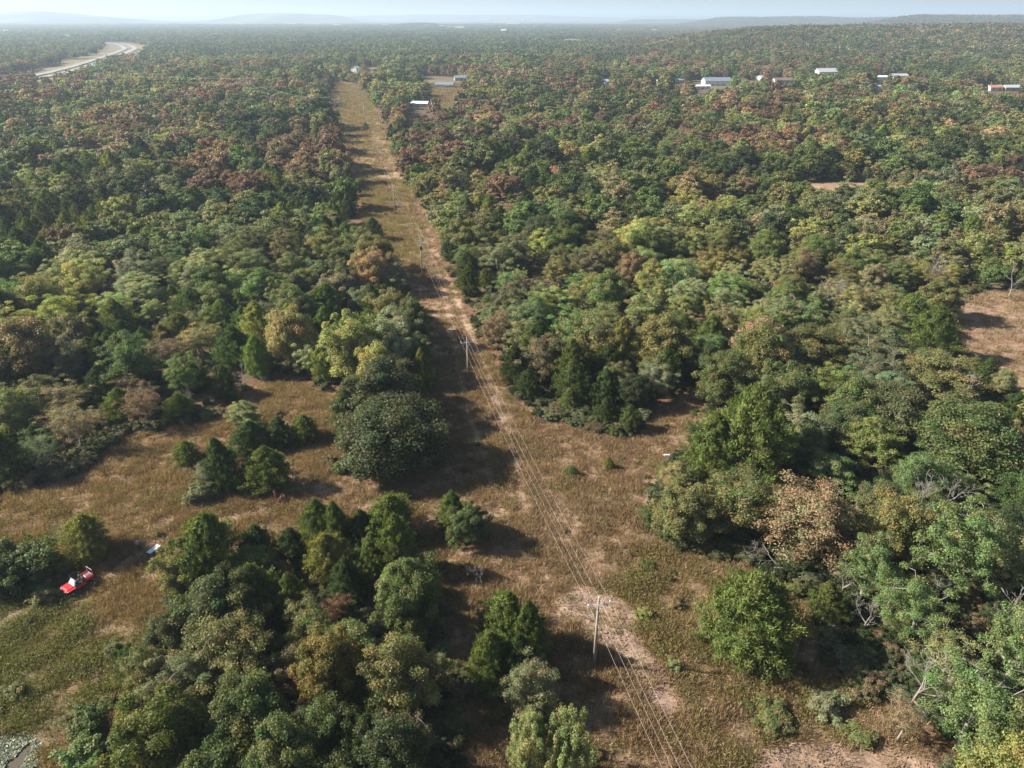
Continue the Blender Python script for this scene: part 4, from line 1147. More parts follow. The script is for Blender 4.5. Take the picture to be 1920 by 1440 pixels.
for i, ((x, y), h) in enumerate(poles):
    z = gz(x, y)
    p = empty('power_pole', (x, y, z - 0.1))
    tag(p, pole_label(i), 'power pole', 'wooden poles of the line in the cut')
    Shape().tube([(0, 0, 0), (0, 0, h * .5), (0, 0, h)], [0.17, 0.145, 0.115], 10).build('pole', M_POLE, p, True)
    a = LINE_N * 1.22
    ca = Shape(); za = h - 0.62
    for s_ in (-1, 1): pass
    ux, uy = LINE_DIR.x * .06 - .0, LINE_DIR.y * .06
    off = LINE_DIR * 0.2
    q0, q1 = -a - off, a - off
    ca.tube([(q0.x, q0.y, za), (q1.x, q1.y, za)], 0.085, 4).build('crossarm', M_ARM, p)
    for s_ in (-1, 1):
        b = LINE_N * (0.62 * s_) - LINE_DIR * 0.24
        c = -LINE_DIR * 0.22
        Shape().tube([(b.x, b.y, za - 0.05), (c.x, c.y, za - 0.75)], 0.022, 4).build('brace', M_STEEL, p)
    tops = []
    for s_ in (-1, 0, 1):
        b = LINE_N * (1.12 * s_) - (off if s_ else Vector((0, 0, 0)))
        z0 = za + 0.08 if s_ else h
        Shape().tube([(b.x, b.y, z0), (b.x, b.y, z0 + .10), (b.x, b.y, z0 + .12), (b.x, b.y, z0 + .2), (b.x, b.y, z0 + .22), (b.x, b.y, z0 + .30)], [.03, .03, .09, .07, .085, .05], 8).build('insulator', M_PORC, p, True)
        tops.append(Vector((x, y, z - .1)) + Vector((b.x, b.y, z0 + .30)))
    b = LINE_N * 0.17
    Shape().tube([(b.x, b.y, h - 1.95), (b.x, b.y, h - 1.75)], 0.06, 6).build('neutral_bracket', M_PORC, p, True)
    tops.append(Vector((x, y, z - .1)) + Vector((b.x * 1.5, b.y * 1.5, h - 1.85)))
    if i == 3:
        t = LINE_N * 0.02 - LINE_DIR * 0.42
        Shape().tube([(t.x, t.y, h - 3.0), (t.x, t.y, h - 2.95), (t.x, t.y, h - 2.05), (t.x, t.y, h - 2.0)], [.2, .26, .26, .2], 12).build('transformer', M_BLACK, p, True)
    for k in range(4): wires[k].append(tops[k])
def catenary(pts, sag, n=14):
    out = []
    for a, b in zip(pts, pts[1:]):
        for k in range(n):
            t = k / n; q = a.lerp(b, t); q.z -= sag * 4 * t * (1 - t); out.append(q)
    out.append(pts[-1]); return out
for k, lab in enumerate(['outer wire on the highway side of the pole line', 'top centre wire of the pole line', 'outer wire on the big wood side of the pole line', 'lower wire of the pole line, hung below the crossarms']):
    o = Shape().tube(catenary(wires[k], 0.9), 0.009, 5).build('power_line_wire', M_WIRE, None, True)
    tag(o, lab, 'wire', 'wires of the pole line')

# crossing transmission line on steel H-frames, upper left
def at_y(px, Y_, z):
    return (px - 960) / F_PX * depth_at(0, Y_, z)
frames = []
for px, Y_, h, lab in ((-260, 900, 18, 'transmission frame outside the view on the highway side'), (470, 600, 17, 'tall two-legged transmission frame rising from the rusty wood'), (632, 468, 17, 'tall two-legged transmission frame in the cut')):
    x = at_y(px, Y_, 0.0); z = gz(x, Y_)
    p = empty('transmission_pylon', (x, Y_, z), R(20)); tag(p, lab, 'pylon', 'frames of the crossing line')
    for s_ in (-1, 1): Shape().tube([(s_ * 2.6, 0, -.2), (s_ * 2.6, 0, h)], [.2, .14], 8).build('leg', M_POLE, p, True)
    Shape().tube([(-6.2, 0, h - 2.0), (6.2, 0, h - 2.0)], .12, 6).build('crossarm', M_POLE, p)
    Shape().tube([(-2.6, 0, h - 8), (2.6, 0, h - 2.2)], .07, 5).build('brace', M_STEEL, p)
    Shape().tube([(2.6, 0, h - 8), (-2.6, 0, h - 2.2)], .07, 5).build('brace', M_STEEL, p)
    ends = []
    for s_ in (-6, 0, 6):
        Shape().tube([(s_, 0.1, h - 2.1), (s_, .1, h - 3.6)], [.09, .12], 6).build('insulator', M_PORC, p, True)
        v = Vector((s_, .1, h - 3.6)); v.rotate(Matrix.Rotation(R(20), 3, 'Z')); ends.append(v + Vector((x, Y_, z)))
    for s_ in (-2.6, 2.6):
        v = Vector((s_, 0, h)); v.rotate(Matrix.Rotation(R(20), 3, 'Z')); ends.append(v + Vector((x, Y_, z)))
    frames.append(ends)
for k in range(5):
    o = Shape().tube(catenary([f[k] for f in frames], 5.0, 20), 0.028 if k < 3 else 0.02, 4).build('transmission_wire', M_WIRE, None, True)
    tag(o, ['outer lower wire of the crossing transmission line, far side', 'middle lower wire of the crossing transmission line', 'outer lower wire of the crossing transmission line, near side', 'upper shield wire of the crossing line, far side', 'upper shield wire of the crossing line, near side'][k], 'wire', 'wires of the crossing line')

# lattice pylons on the ridge
for px, Y_, h, lab in ((1352, 2050, 26, 'lattice pylon on the far ridge, nearest the valley'), (1500, 1850, 28, 'lattice pylon in the middle of the far ridge'), (1722, 1560, 30, 'lattice pylon closest to the hill, largest of three')):
    x = at_y(px, Y_, 30.0); z = gz(x, Y_)
    p = empty('lattice_pylon', (x, Y_, z), R(15)); tag(p, lab, 'pylon', 'lattice pylons on the ridge')
    for sx in (-1, 1):
        for sy in (-1, 1): Shape().tube([(sx * 3.2, sy * 3.2, -.3), (sx * .7, sy * .7, h * .7), (sx * .5, sy * .5, h)], .16, 4).build('leg', M_STEEL, p)
    for k in range(6):
        t0, t1 = k / 6, (k + 1) / 6; w0, w1 = 3.2 - 2.5 * t0, 3.2 - 2.5 * t1
        b = Shape()
        for sx, sy, ex, ey in ((-1, -1, 1, -1), (1, -1, 1, 1), (1, 1, -1, 1), (-1, 1, -1, -1)):
            b.tube([(sx * w0, sy * w0, h * .7 * t0), (ex * w1, ey * w1, h * .7 * t1)], .09, 3)
        b.build('bracing', M_STEEL, p)
    for zz_ in (.72, .84, .96): Shape().tube([(-5.5, 0, h * zz_), (0, 0, h * zz_ + .8), (5.5, 0, h * zz_)], .15, 4).build('crossarm', M_STEEL, p)

# ------------------------------------------------------------------ buildings
def mat_wall(n_, c): return plain(n_, c, 0.75, noise=0.08, scale=0.6)
M_WHITE = mat_wall('white_siding', (0.62, 0.62, 0.60)); M_CREAM = mat_wall('cream_siding', (0.62, 0.57, 0.48)); M_GREYW = mat_wall('grey_siding', (0.34, 0.36, 0.38))
M_RMETAL = plain('pale_metal_roof', (0.38, 0.40, 0.42), 0.55, metal=0.0, noise=0.1, scale=0.5); M_RBLUE = plain('blue_grey_metal_roof', (0.17, 0.205, 0.25), 0.55, metal=0.0, noise=0.1, scale=.5)
M_RBROWN = plain('brown_shingle_roof', (0.16, 0.12, 0.10), 0.9, noise=0.2, scale=.8); M_RRED = plain('reddish_roof', (0.40, 0.20, 0.15), 0.8, noise=0.2, scale=.8); M_RWHITE = plain('white_roof', (0.60, 0.61, 0.62), 0.5, noise=0.06, scale=.5)
M_PANE = plain('dark_window_glass', (0.03, 0.04, 0.05), 0.1, noise=0.1, spec=0.6)
def house(px, py, L_, D_, hw_, rot, wall, roof, label, cat='house', rise=None, group='houses among the trees', Yfix=None, zf=0.0, porch=False):
    if Yfix: x, y = at_y(px, Yfix, zf), Yfix
    else: x, y = survey(px, py)
    z = gz(x, y)
    rise = rise if rise is not None else D_ * 0.22
    h_ = empty({'house': 'house', 'shed': 'metal_shed', 'warehouse': 'warehouse', 'trailer': 'trailer_home'}[cat], (x, y, z - .1), R(rot))
    tag(h_, label, {'trailer': 'mobile home'}.get(cat, cat), group)
    a, b = L_ / 2, D_ / 2
    s_ = Shape()
    s_.poly([(-a, -b, 0), (a, -b, 0), (a, -b, hw_), (-a, -b, hw_)]).poly([(-a, b, 0), (-a, b, hw_), (a, b, hw_), (a, b, 0)])
    for e in (-1, 1): s_.poly([(e * a, -b, 0), (e * a, b, 0), (e * a, b, hw_), (e * a, 0, hw_ + rise), (e * a, -b, hw_)])
    s_.build('wall', wall, h_)
    o = .5
    r = Shape()
    sl_ = rise / b
    for e in (-1, 1):
        ye = e * (b + o); ze = hw_ - o * sl_ + .03
        t = .18
        v = [(-a - o, 0, hw_ + rise + .03), (a + o, 0, hw_ + rise + .03), (a + o, ye, ze), (-a - o, ye, ze)]
        r.poly(v); r.poly([(p_[0], p_[1], p_[2] + t) for p_ in v])
        r.poly([v[2], v[3], (v[3][0], v[3][1], v[3][2] + t), (v[2][0], v[2][1], v[2][2] + t)])
        for i0, i1 in ((1, 2), (3, 0)): r.poly([v[i0], v[i1], (v[i1][0], v[i1][1], v[i1][2] + t), (v[i0][0], v[i0][1], v[i0][2] + t)])
    r.build('roof', roof, h_)
    if cat != 'warehouse':
        nw = max(2, int(L_ / 4.5))
        for k in range(nw):
            xc = -a + L_ * (k + .5) / nw
            if k == nw // 2:
                Shape().box((xc - .5, -b - .08, 0.1), (xc + .5, -b - .003, 2.15)).build('door', M_RBROWN, h_)
            else:
                wn = Shape().box((xc - .65, -b - .06, 1.0), (xc + .65, -b - .003, 2.2)).build('window', M_WHITE, h_)
                Shape().box((xc - .55, -b - .09, 1.1), (xc + .55, -b - .062, 2.1)).build('pane', M_PANE, wn)
    if porch:
        Shape().box((a * .1, -b - 4, 2.35), (a, -b - .01, 2.5)).build('porch_roof', roof, h_)
        for xx in (a * .1 + .2, a - .2): Shape().box((xx - .07, -b - 3.9, 0), (xx + .07, -b - 3.76, 2.35)).build('post', M_WHITE, h_)
    return h_
HS = [
    (667, 134, 9, 8, 4.2, 70, M_WHITE, M_RMETAL, 'small white house at the far end of the cut, nearest the trees', 'house'),
    (701, 134, 15, 8, 3.0, 5, M_CREAM, M_RBROWN, 'low brown-roofed house beside the small white house past the cut', 'house'),
    (834, 165, 17, 8, 3.2, -6, M_WHITE, M_RBLUE, 'white house with a porch on the mown yard beside the wood', 'house'),
    (866, 150, 16, 9, 3.0, 10, M_GREYW, M_RBLUE, 'blue-grey roofed house half hidden behind the white porch house', 'house'),
    (786, 200, 14, 6, 2.4, -8, M_CREAM, M_RWHITE, 'long pale-roofed shed sunk in trees below the mown yard', 'shed'),
    (1134, 160, 11, 8, 4.0, 60, M_WHITE, M_RWHITE, 'white gabled roof alone in the middle of the wood', 'house'),
    (1342, 160, 26, 13, 4.5, 4, M_WHITE, M_RBLUE, 'large blue-grey metal building in the row of houses', 'shed'),
    (1316, 167, 14, 5, 2.8, 8, M_WHITE, M_RWHITE, 'white trailer in front of the large metal building', 'trailer'),
    (1234, 155, 5, 4, 3.0, 30, M_WHITE, M_RWHITE, 'tiny white shed at the near end of the house row', 'shed'),
    (1272, 156, 10, 6, 2.8, 0, M_GREYW, M_RBLUE, 'small grey house between the tiny white shed and the metal building', 'house'),
    (1424, 151, 9, 7, 3.4, 50, M_WHITE, M_RWHITE, 'small white house behind a round tree in the row', 'house'),
    (1468, 156, 20, 9, 3.0, 3, M_GREYW, M_RBROWN, 'dark low building on the tan yard in the row', 'shed'),
    (1547, 142, 26, 15, 4.0, 12, M_CREAM, M_RMETAL, 'wide pale grey barn roof among the far trees', 'shed'),
    (1684, 148, 17, 8, 3.4, 6, M_WHITE, M_RMETAL, 'white house on the bright tan yard near the hill', 'house'),
    (1650, 150, 12, 6, 2.8, 0, M_CREAM, M_RWHITE, 'pale trailer beside the white house on the tan yard', 'trailer'),
    (1645, 168, 7, 5, 3.0, 40, M_WHITE, M_RWHITE, 'small white shed below the bright tan yard', 'shed'),
    (1862, 170, 13, 8, 3.0, 10, M_CREAM, M_RRED, 'reddish-roofed house near the picture edge', 'house'),
    (1894, 170, 14, 8, 3.0, 0, M_GREYW, M_RMETAL, 'grey house near the picture edge beside the reddish roof', 'house'),
    (548, 91, 22, 12, 4.5, 0, M_WHITE, M_RWHITE, 'white building beyond the highway wood, leftmost of its pair', 'shed'),
    (592, 93, 26, 12, 4.5, 4, M_GREYW, M_RBLUE, 'grey building beyond the highway wood', 'shed'),
    (806, 84, 26, 12, 4.5, 4, M_CREAM, M_RRED, 'red-roofed building far beyond the cut', 'shed'),
    (904, 84, 16, 10, 4.5, 4, M_WHITE, M_RWHITE, 'white building far beyond the red-roofed one', 'shed')]
for hh in HS:
    house(*hh, porch='porch' in hh[8])
yards = [survey(h[0], h[1]) for h in HS]
for px, Yf, L_, D_, hw_, lab in (
        (963, 6300, 130, 60, 13, 'long white warehouse on the far plain by the water tower'), (1160, 3500, 26, 14, 7, 'white far building, first of the plain cluster'),
        (1178, 3400, 34, 14, 8, 'largest white building of the far plain cluster'), (1200, 3600, 22, 14, 7, 'white far building in the plain cluster behind the wood'),
        (1226, 3500, 30, 14, 8, 'white far building at the ridge end of the plain cluster'), (452, 6500, 80, 40, 12, 'pale far warehouse below the long blue ridge'),
        (545, 6400, 95, 40, 12, 'second pale far warehouse below the long blue ridge'), (632, 5600, 75, 40, 12, 'pale far warehouse at the end of the blue ridge'),
        (722, 5400, 60, 30, 11, 'pale far warehouse in front of the brown hillock'), (12, 3300, 30, 14, 8, 'far white roof at the hazy picture edge'), (78, 3000, 24, 12, 7, 'far white roof above the highway wood')):
    house(px, 0, L_ * 0.7, D_ * 0.7, hw_ + 2, 5, M_CREAM, M_RMETAL, lab, 'warehouse', 3.0, 'far buildings on the plain', Yf, 5.0)
FB = np.random.default_rng(77)
for k in range(34):
    px = FB.uniform(20, 1240); Yf = FB.uniform(2300, 6500)
    house(px, 0, FB.uniform(10, 24) * (0.6 + Yf / 7000), FB.uniform(8, 14), FB.uniform(6, 9), FB.uniform(-25, 25), [M_WHITE, M_CREAM, M_GREYW][k % 3], [M_RWHITE, M_RMETAL, M_RRED, M_RWHITE][k % 4],
          'small pale roof among the hazy trees of the far plain', 'warehouse', 2.5, 'small roofs scattered over the far plain', Yf, 5.0)
# water tower
x = at_y(982, 7000, 20); z = gz(x, 7000)
wt = empty('water_tower', (x, 7000, z)); tag(wt, 'tiny white water tower on the hazy plain', 'water tower')
for k in range(6):
    a = k * math.pi / 3
    Shape().tube([(math.cos(a) * 7, math.sin(a) * 7, 0), (math.cos(a) * 5, math.sin(a) * 5, 34)], .7, 5).build('leg', M_WHITE, wt)
Shape().tube([(0, 0, 31), (0, 0, 34), (0, 0, 37), (0, 0, 43), (0, 0, 47), (0, 0, 48.5)], [3, 7, 9, 9, 5, .6], 16).build('tank', M_WHITE, wt, True)

# highway sign
M_SIGN = plain('green_sign_sheet', (0.02, 0.30, 0.20), 0.5, noise=0.06)
x, y = survey(181, 134); z = gz(x, y)
sg = empty('highway_sign', (x, y, z), R(-18)); tag(sg, 'large green highway sign on two posts beside the road', 'road sign')
for s_ in (-1, 1): Shape().box((s_ * 1.9 - .12, -.1, 0), (s_ * 1.9 + .12, .1, 10.5)).build('post', M_STEEL, sg)
Shape().box((-3.0, -.2, 4.2), (3.0, -.11, 10.8)).build('panel', M_WHITE, sg)
Shape().box((-2.85, -.24, 4.35), (2.85, -.202, 10.65)).build('face', M_SIGN, sg)

# ------------------------------------------------------------------ red buggy
M_RED = plain('red_buggy_paint', (0.52, 0.035, 0.04), 0.35, noise=0.06, spec=0.5); M_TYRE = plain('tyre_rubber', (0.022, 0.021, 0.02), 0.9, noise=0.3)
M_SCREEN_SHEEN = plain('pale_reflection_windscreen', (0.40, 0.44, 0.47), 0.15, noise=0.1, spec=0.7); M_GREYM = plain('grey_plastic', (0.15, 0.15, 0.16), 0.6, noise=0.15)  # windscreen: its pale reflection is put into the base colour
fx, fy = survey(128, 1112); rx, ry = survey(164, 1090)
ang = math.atan2(fy - ry, fx - rx)
bx_, by_ = survey(147, 1101)
ub = empty('utility_buggy', (bx_, by_, gz(bx_, by_) + .04), ang, 1.03); tag(ub, 'red two-seat utility buggy with cargo bed parked in the grass', 'buggy')
Shape().box((-1.45, -.5, .42), (1.4, .5, .6), .03).build('chassis', M_BLACK, ub)
hood = Shape().box((.62, -.66, .6), (1.55, .66, .98), .07, top=(.62, 1.42, -.56, .56)).build('hood', M_RED, ub)
Shape().box((.8, -.3, .97), (1.3, -.05, 1.0), .01).build('hood_scoop', M_RED, hood); Shape().box((.8, .05, .97), (1.3, .3, 1.0), .01).build('hood_scoop', M_RED, hood)
for s_ in (-1, 1):
    Shape().tube([(1.50, s_ * .48, .84), (1.56, s_ * .48, .82)], .11, 10).build('headlight', M_PORC, ub)
    Shape().box((.55, s_ * .5 - .22, .82), (1.45, s_ * .5 + .22, .9), .03).build('fender', M_RED, ub).location.y = s_ * .12
Shape().tube([(1.62, -.5, .5), (1.68, -.45, .68), (1.68, .45, .68), (1.62, .5, .5)], .03, 6).build('bumper', M_BLACK, ub)
Shape().box((1.52, -.35, .62), (1.58, .35, .8), .01).build('grille', M_BLACK, ub)
ws = Shape().box((.58, -.6, 1.0), (.605, .6, 1.55), 0, top=(.22, .245, -.52, .52)).build('windscreen', M_SCREEN_SHEEN, ub)
Shape().box((-.5, -.6, .6), (.62, .6, .66), .01).build('cabin_floor', M_GREYM, ub)
for s_ in (-1, 1): Shape().box((-.72, s_ * .64 - .03, .52), (.62, s_ * .64 + .03, .86), .02).build('side_panel', M_RED, ub)
for s_ in (-1, 1):
    st = Shape().box((-.42, s_ * .32 - .25, .66), (.12, s_ * .32 + .25, .92), .05).build('seat', M_BLACK, ub)
    Shape().box((-.52, s_ * .32 - .25, .88), (-.38, s_ * .32 + .25, 1.45), .05, top=(-.62, -.5, s_ * .32 - .22, s_ * .32 + .22)).build('backrest', M_BLACK, st)
sw = Shape(); ring = [(.33 + .06 * math.sin(t), .32 + .17 * math.cos(t), 1.08 + .16 * math.sin(t)) for t in np.linspace(0, 2 * math.pi, 13)]
sw.tube(ring, .018, 5).build('steering_wheel', M_BLACK, ub)
for s_ in (-1, 1):
    Shape().tube([(.58, s_ * .64, .95), (.28, s_ * .6, 1.8), (-.62, s_ * .6, 1.82), (-.72, s_ * .64, .7)], .028, 6).build('roll_bar', M_BLACK, ub)
Shape().tube([(.28, -.6, 1.8), (.28, .6, 1.8)], .028, 6).build('roll_bar', M_BLACK, ub); Shape().tube([(-.62, -.6, 1.82), (-.62, .6, 1.82)], .028, 6).build('roll_bar', M_BLACK, ub)
Shape().tube([(-.66, -.6, 1.35), (-.66, .6, 1.35)], .025, 6).build('roll_bar', M_BLACK, ub)
bed = Shape().box((-1.62, -.66, .78), (-.74, .66, .84), .01).build('cargo_bed', M_RED, ub)
for s_ in (-1, 1): Shape().box((-1.62, s_ * .64 - .025, .845), (-.74, s_ * .64 + .025, 1.14), .015).build('side_panel', M_RED, bed)
Shape().box((-1.66, -.66, .845), (-1.622, .66, 1.14), .01).build('tailgate', M_RED, bed); Shape().box((-.735, -.66, .845), (-.70, .66, 1.2), .01).build('front_panel', M_RED, bed)
Shape().tube([(-1.6, -.58, 1.1), (-1.66, -.58, 1.75), (-1.66, .58, 1.75), (-1.6, .58, 1.1)], .022, 6).build('rear_rack', M_PORC, ub)
for wx in (-1.05, 1.05):
    for s_ in (-1, 1):
        c = s_ * .68
        ty = Shape().tube([(wx, c - .13, .32), (wx, c - .10, .32), (wx, c + .10, .32), (wx, c + .13, .32)], [.25, .32, .32, .25], 18).build('wheel', M_TYRE, ub, False)
        Shape().tube([(wx, c + s_ * .131, .32), (wx, c + s_ * .145, .32)], .15, 12).build('rim', M_STEEL, ty)
cr = Shape().box((-.35, -.29, 0), (.35, .29, .26), .03).build('cooler_lid', M_RWHITE); cr.name = 'cooler'
wm = Matrix.Translation((bx_, by_, gz(bx_, by_) + .04)) @ Matrix.Rotation(ang, 4, 'Z') @ Matrix.Diagonal((1.03,) * 3 + (1,))
cr.matrix_world = wm @ Matrix.Translation((-1.28, 0.0, .845))
tag(cr, 'white box lying in the cargo bed of the red buggy', 'cooler')
Shape().box((-.3, -.24, .262), (.3, .24, .29), .01).build('lid', M_GREYM, cr)

# ------------------------------------------------------------------ folding table
M_TABLE = plain('sky_tinted_white_table_top', (0.50, 0.56, 0.64), 0.35, noise=0.04, spec=0.5)  # white top with the blue of reflected sky mixed into its colour
tx, ty_ = survey(290, 1036)
tp = survey(281, 1038); tq = survey(297, 1026)
tb = empty('folding_table', (tx, ty_, gz(tx, ty_)), math.atan2(tq[1] - tp[1], tq[0] - tp[0])); tag(tb, 'white folding table at the edge of the cedar shade', 'table')
Shape().box((-.82, -.36, .70), (.82, .36, .75), .015).build('tabletop', M_TABLE, tb)
for a in (-.66, .66):
    for b in (-.3, .3): Shape().tube([(a, b, 0), (a, b, .70)], .02, 6).build('leg', M_GREYM, tb)
    Shape().tube([(a, -.3, .25), (a, .3, .25)], .015, 6).build('crossbar', M_GREYM, tb)

# ------------------------------------------------------------------ person in the shade
M_SHIRT = plain('grey_blue_shirt', (0.30, 0.33, 0.40), 0.9, noise=0.12); M_TROU = plain('dark_trousers', (0.035, 0.035, 0.045), 0.9, noise=0.2)
M_SKIN = plain('skin', (0.45, 0.27, 0.19), 0.6, noise=0.06); M_HAIR = plain('dark_cap', (0.012, 0.012, 0.015), 0.8, noise=0.2); M_SHOE = plain('dark_boots', (0.05, 0.04, 0.03), 0.8, noise=0.2)
def person(loc, rz):
    V = []; E = []; Rd = []
    def add(p, r, par=None):
        V.append(p); Rd.append(r)
        if par is not None: E.append((par, len(V) - 1))
        return len(V) - 1
    pel = add((0, 0, .95), .145)
    wa = add((.02, 0, 1.12), .13, pel); ch = add((.05, 0, 1.34), .15, wa); nk = add((.08, 0, 1.50), .06, ch)
    hd = add((.12, 0, 1.60), .085, nk); ht = add((.12, 0, 1.70), .09, hd); nose = add((.225, 0, 1.615), .016, hd)
    for s_ in (-1, 1):
        add((.12, s_ * .095, 1.62), .018, hd)                                     # ears
        sh = add((.05, s_ * .19, 1.42), .07, ch); el = add((.05, s_ * .27, 1.16), .05, sh); wr = add((.24, s_ * .22, 1.02), .036, el)
        pa = add((.31, s_ * .20, 1.0), .036, wr)
        for q, (dy_, L_) in enumerate(((-.03, .06), (-.01, .075), (.01, .07), (.03, .055))):
            k1 = add((.31 + L_ * .6, s_ * .20 + dy_, .985), .0095, pa); add((.31 + L_, s_ * .20 + dy_, .955), .008, k1)
        t1 = add((.30, s_ * .20 - s_ * .045, 1.0), .011, wr); add((.34, s_ * .20 - s_ * .06, .985), .009, t1)
        hip = add((0, s_ * .095, .88), .10, pel); kn = add((.05, s_ * .11, .50), .065, hip); an = add((0, s_ * .12, .09), .045, kn); add((.16, s_ * .13, .045), .04, an)
    me = bpy.data.meshes.new('person'); me.from_pydata(V, E, []); o = link('person', me, None, loc, (0, 0, rz))
    sk = o.modifiers.new('skin', 'SKIN'); sk.use_smooth_shade = True
    for i, sv in enumerate(me.skin_vertices[0].data):
        sv.radius = (Rd[i] * (1.0), Rd[i] * (1.35 if i in (pel, wa, ch) else 1.0)); sv.use_root = (i == pel)
    o.modifiers.new('sub', 'SUBSURF').render_levels = 1; o.modifiers['sub'].levels = 1
    dg = bpy.context.evaluated_depsgraph_get(); m2 = bpy.data.meshes.new_from_object(o.evaluated_get(dg)); o.modifiers.clear(); o.data = m2
    m2.materials.clear()
    for m_ in (M_SHIRT, M_TROU, M_SKIN, M_SHOE): m2.materials.append(m_)
    for p in m2.polygons:
        c = p.center; p.use_smooth = True
        p.material_index = 2 if (c.z > 1.47 or (c.x > .17 and c.z > .85 and abs(c.y) > .1)) else 0 if c.z > .96 else 1 if c.z > .1 else 3
    cap = Shape().tube([(.11, 0, 1.64), (.11, 0, 1.69), (.11, 0, 1.76), (.11, 0, 1.79)], [.108, .112, .085, .02], 14).box((.17, -.08, 1.655), (.29, .08, 1.67)).build('cap', M_HAIR, o, True)
    for s_ in (-1, 1): Shape().box((.195, s_ * .035 - .012, 1.635), (.203, s_ * .035 + .012, 1.648)).build('eye', M_HAIR, o)
    return o
pxx, pyy = survey(262, 1029)
tag(person((pxx, pyy, gz(pxx, pyy)), R(-20)), 'person in grey shirt, dark trousers and dark cap standing in cedar shade', 'person')

# white scrap in the grass
M_SCRAP = plain('white_sheet', (0.75, 0.76, 0.78), 0.5, noise=0.08)
x, y = survey(1248, 857)
sc_ = Shape()
for (a, b, hz_) in ((0, 0, .28), (.34, .12, .2), (-.3, .1, .18)): sc_.box((a - .3, b - .24, 0), (a + .3, b + .24, hz_), .05, top=(a - .2, a + .26, b - .2, b + .12))
tag(sc_.build('plastic_sheet', M_SCRAP), 'crumpled white sheet lying in the dry grass near the wood', 'litter').location = (x, y, gz(x, y))

# ------------------------------------------------------------------ dead trees and rubble
DEAD = []
for k, (sp, dp) in enumerate(((.55, 5), (.7, 5), (.45, 5))):
    g = np.random.default_rng(700 + k); sg_ = bare_segments(g, 8.0, .17, sp, dp)
    thick = [s for s in sg_ if s[2] > .05]; thin = [(a, b, max(r0, .018), max(r1, .014)) for a, b, r0, r1 in sg_ if r0 <= .05]
    DEAD.append((thick, thin))
DM = {}
def dead(px, py, h, lab, k, mat=M_DEAD, tilt=0.0, rz=0.0, name='dead_tree', zpx=None, grp='dead and bare trees'):
    x, y = survey(px, py)
    root = link(name, None, None, (x, y, gz(x, y) + (.15 if tilt else -.05)), (tilt, 0, rz), (h / 8,) * 3); tag(root, lab, 'dead tree', grp)
    for nm, sgs in (('trunk', DEAD[k][0]), ('twigs', DEAD[k][1])):
        if (nm, k, mat.name) not in DM:
            TV, TI = tubes(sgs, 5 if nm == 'trunk' else 3); DM[(nm, k, mat.name)] = mesh_np(nm, TV, np.full(len(TI) // 4, 4), TI, [mat], smooth=True)
        q_ = link(nm, DM[(nm, k, mat.name)], root)
        if nm == 'twigs': q_['kind'] = 'stuff'
for a in [(350, 1470, 7.5, 'grey dead branches at the lower edge beside the leafy oak', 0), (1790, 790, 11, 'pale bare-limbed tree beside the side field', 1), (1700, 1000, 9.5, 'pale forked bare tree behind the fresh green tree', 2),
          (1760, 985, 9, 'whitish bare tree inside the wood, left of the edge trees', 0), (1650, 730, 10, 'grey bare tree standing among olive trees', 1), (1420, 690, 9, 'grey bare tree behind the tall broad cedar', 0),
          (1115, 600, 9, 'grey bare tree among the cedars across from the second pole', 1), (140, 690, 9, 'grey bare tree in the highway-side wood above the clearing', 0), (1890, 560, 11, 'white bare tree above the side field', 1),
          (1740, 545, 11, 'white bare trunk standing over the olive canopy', 2), (1560, 585, 10, 'bare twiggy tree in the olive canopy', 0), (455, 735, 7, 'bare twiggy tree at the top of the upper clearing', 1),
          (355, 775, 5.5, 'grey leafless bush beside the round little cedar', 0), (1905, 1010, 9, 'whitish bare tree by the picture edge in the wood', 2), (1845, 1330, 9, 'whitish leaning dead tree at the lower wood corner', 1),
          (1615, 1190, 7, 'pale bare tree leaning over the shaded hollow', 1), (1705, 1330, 9, 'whitish bare tree between the hollow and the corner trees', 0), (1868, 1200, 10, 'whitish tall dead tree among the corner trees', 2),
          (1575, 1120, 5.5, 'small grey bare tree beside the fallen trees', 0), (1720, 1180, 9, 'bare-limbed tree in front of the fresh green tree', 1),
          (905, 1100, 3.6, 'thin leafless sapling at the shadow edge in the clearing', 2)]:
    dead(*a, rz=rng.uniform(0, 6.28))
dead(522, 948, 3.4, 'leafless reddish sapling in front of the clearing island', 1, M_PINKWOOD, name='bare_sapling')
dead(1500, 1085, 8.5, 'fallen grey tree, uppermost, at the front of the big wood', 0, tilt=R(82), rz=R(-130), name='fallen_tree')
dead(1530, 1075, 9.0, 'long fallen grey tree reaching into the weeds', 2, tilt=R(84), rz=R(-160), name='fallen_tree')
dead(1610, 1215, 7.5, 'fallen grey branches at the edge of the shaded hollow', 1, tilt=R(80), rz=R(-80), name='fallen_tree')
dead(1085, 1165, 2.6, 'dead stick lying in the shade beside the nearest pole', 2, tilt=R(86), rz=R(120), name='fallen_branch')
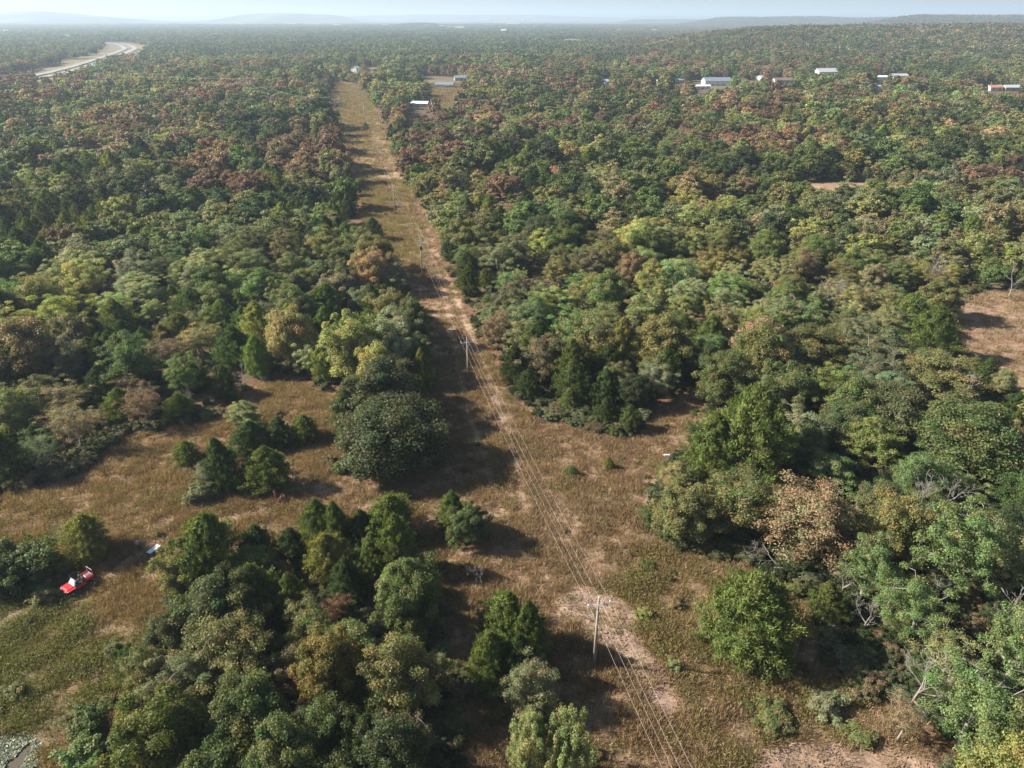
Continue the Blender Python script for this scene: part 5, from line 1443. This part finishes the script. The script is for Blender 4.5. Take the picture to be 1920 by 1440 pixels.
# clods on the bare patches
M_CLOD = plain('dry_earth_clod', (0.24, 0.165, 0.12), 0.95, noise=0.25, scale=2)
def clods(poly, nmax, name, lab):
    b_ = np.array(poly); P_ = rng.uniform(b_.min(0), b_.max(0), (nmax, 2)); P_ = P_[in_poly(P_[:, 0], P_[:, 1], poly)]
    ico = np.array([(0, 0, 1), (.9, 0, .3), (.28, .85, .3), (-.72, .53, .3), (-.72, -.53, .3), (.28, -.85, .3), (0, 0, -.6)])
    fc = [(0, 1, 2), (0, 2, 3), (0, 3, 4), (0, 4, 5), (0, 5, 1), (6, 2, 1), (6, 3, 2), (6, 4, 3), (6, 5, 4), (6, 1, 5)]
    V, I = [], []
    for x, y in P_:
        s_ = rng.uniform(.03, .13); a = rng.uniform(0, 6.28); c, n_ = math.cos(a), math.sin(a)
        q = ico * rng.uniform(.6, 1.3, (7, 3)) * s_
        q = np.stack([q[:, 0] * c - q[:, 1] * n_, q[:, 0] * n_ + q[:, 1] * c, q[:, 2] * .7], axis=1) + np.array([x, y, gz(x, y) + .06])
        b0 = len(V); V += [tuple(v) for v in q]; I += [b0 + j for f in fc for j in f]
    tag(link(name, mesh_np(name, V, np.full(len(I) // 3, 3), I, [M_CLOD])), lab, 'earth clods', None, 'stuff')
clods(BARE_P, 1500, 'earth_clods', 'dry clods strewn over the bare patch by the nearest pole')
clods(BARE_B, 1500, 'earth_clods', 'dry clods strewn over the bare soil strip at the lower edge')
# ------------------------------------------------------------------ haze
mh, th, Nh, Lh = new_mat('haze_air')
Nh.remove(Nh['Principled BSDF'])
pv = Nh.new('ShaderNodeVolumePrincipled')
pv.inputs['Color'].default_value = (0.66, 0.83, 1.0, 1)
pv.inputs['Density'].default_value = 1.5e-4
pv.inputs['Anisotropy'].default_value = 0.2
Lh.new(pv.outputs[0], Nh['Material Output'].inputs['Volume'])
hz = link('haze', box_mesh('haze', (-50000, -5000, -8), (50000, 50000, 260), mh))
tag(hz, 'pale morning haze over the far valley', 'haze', None, 'stuff')
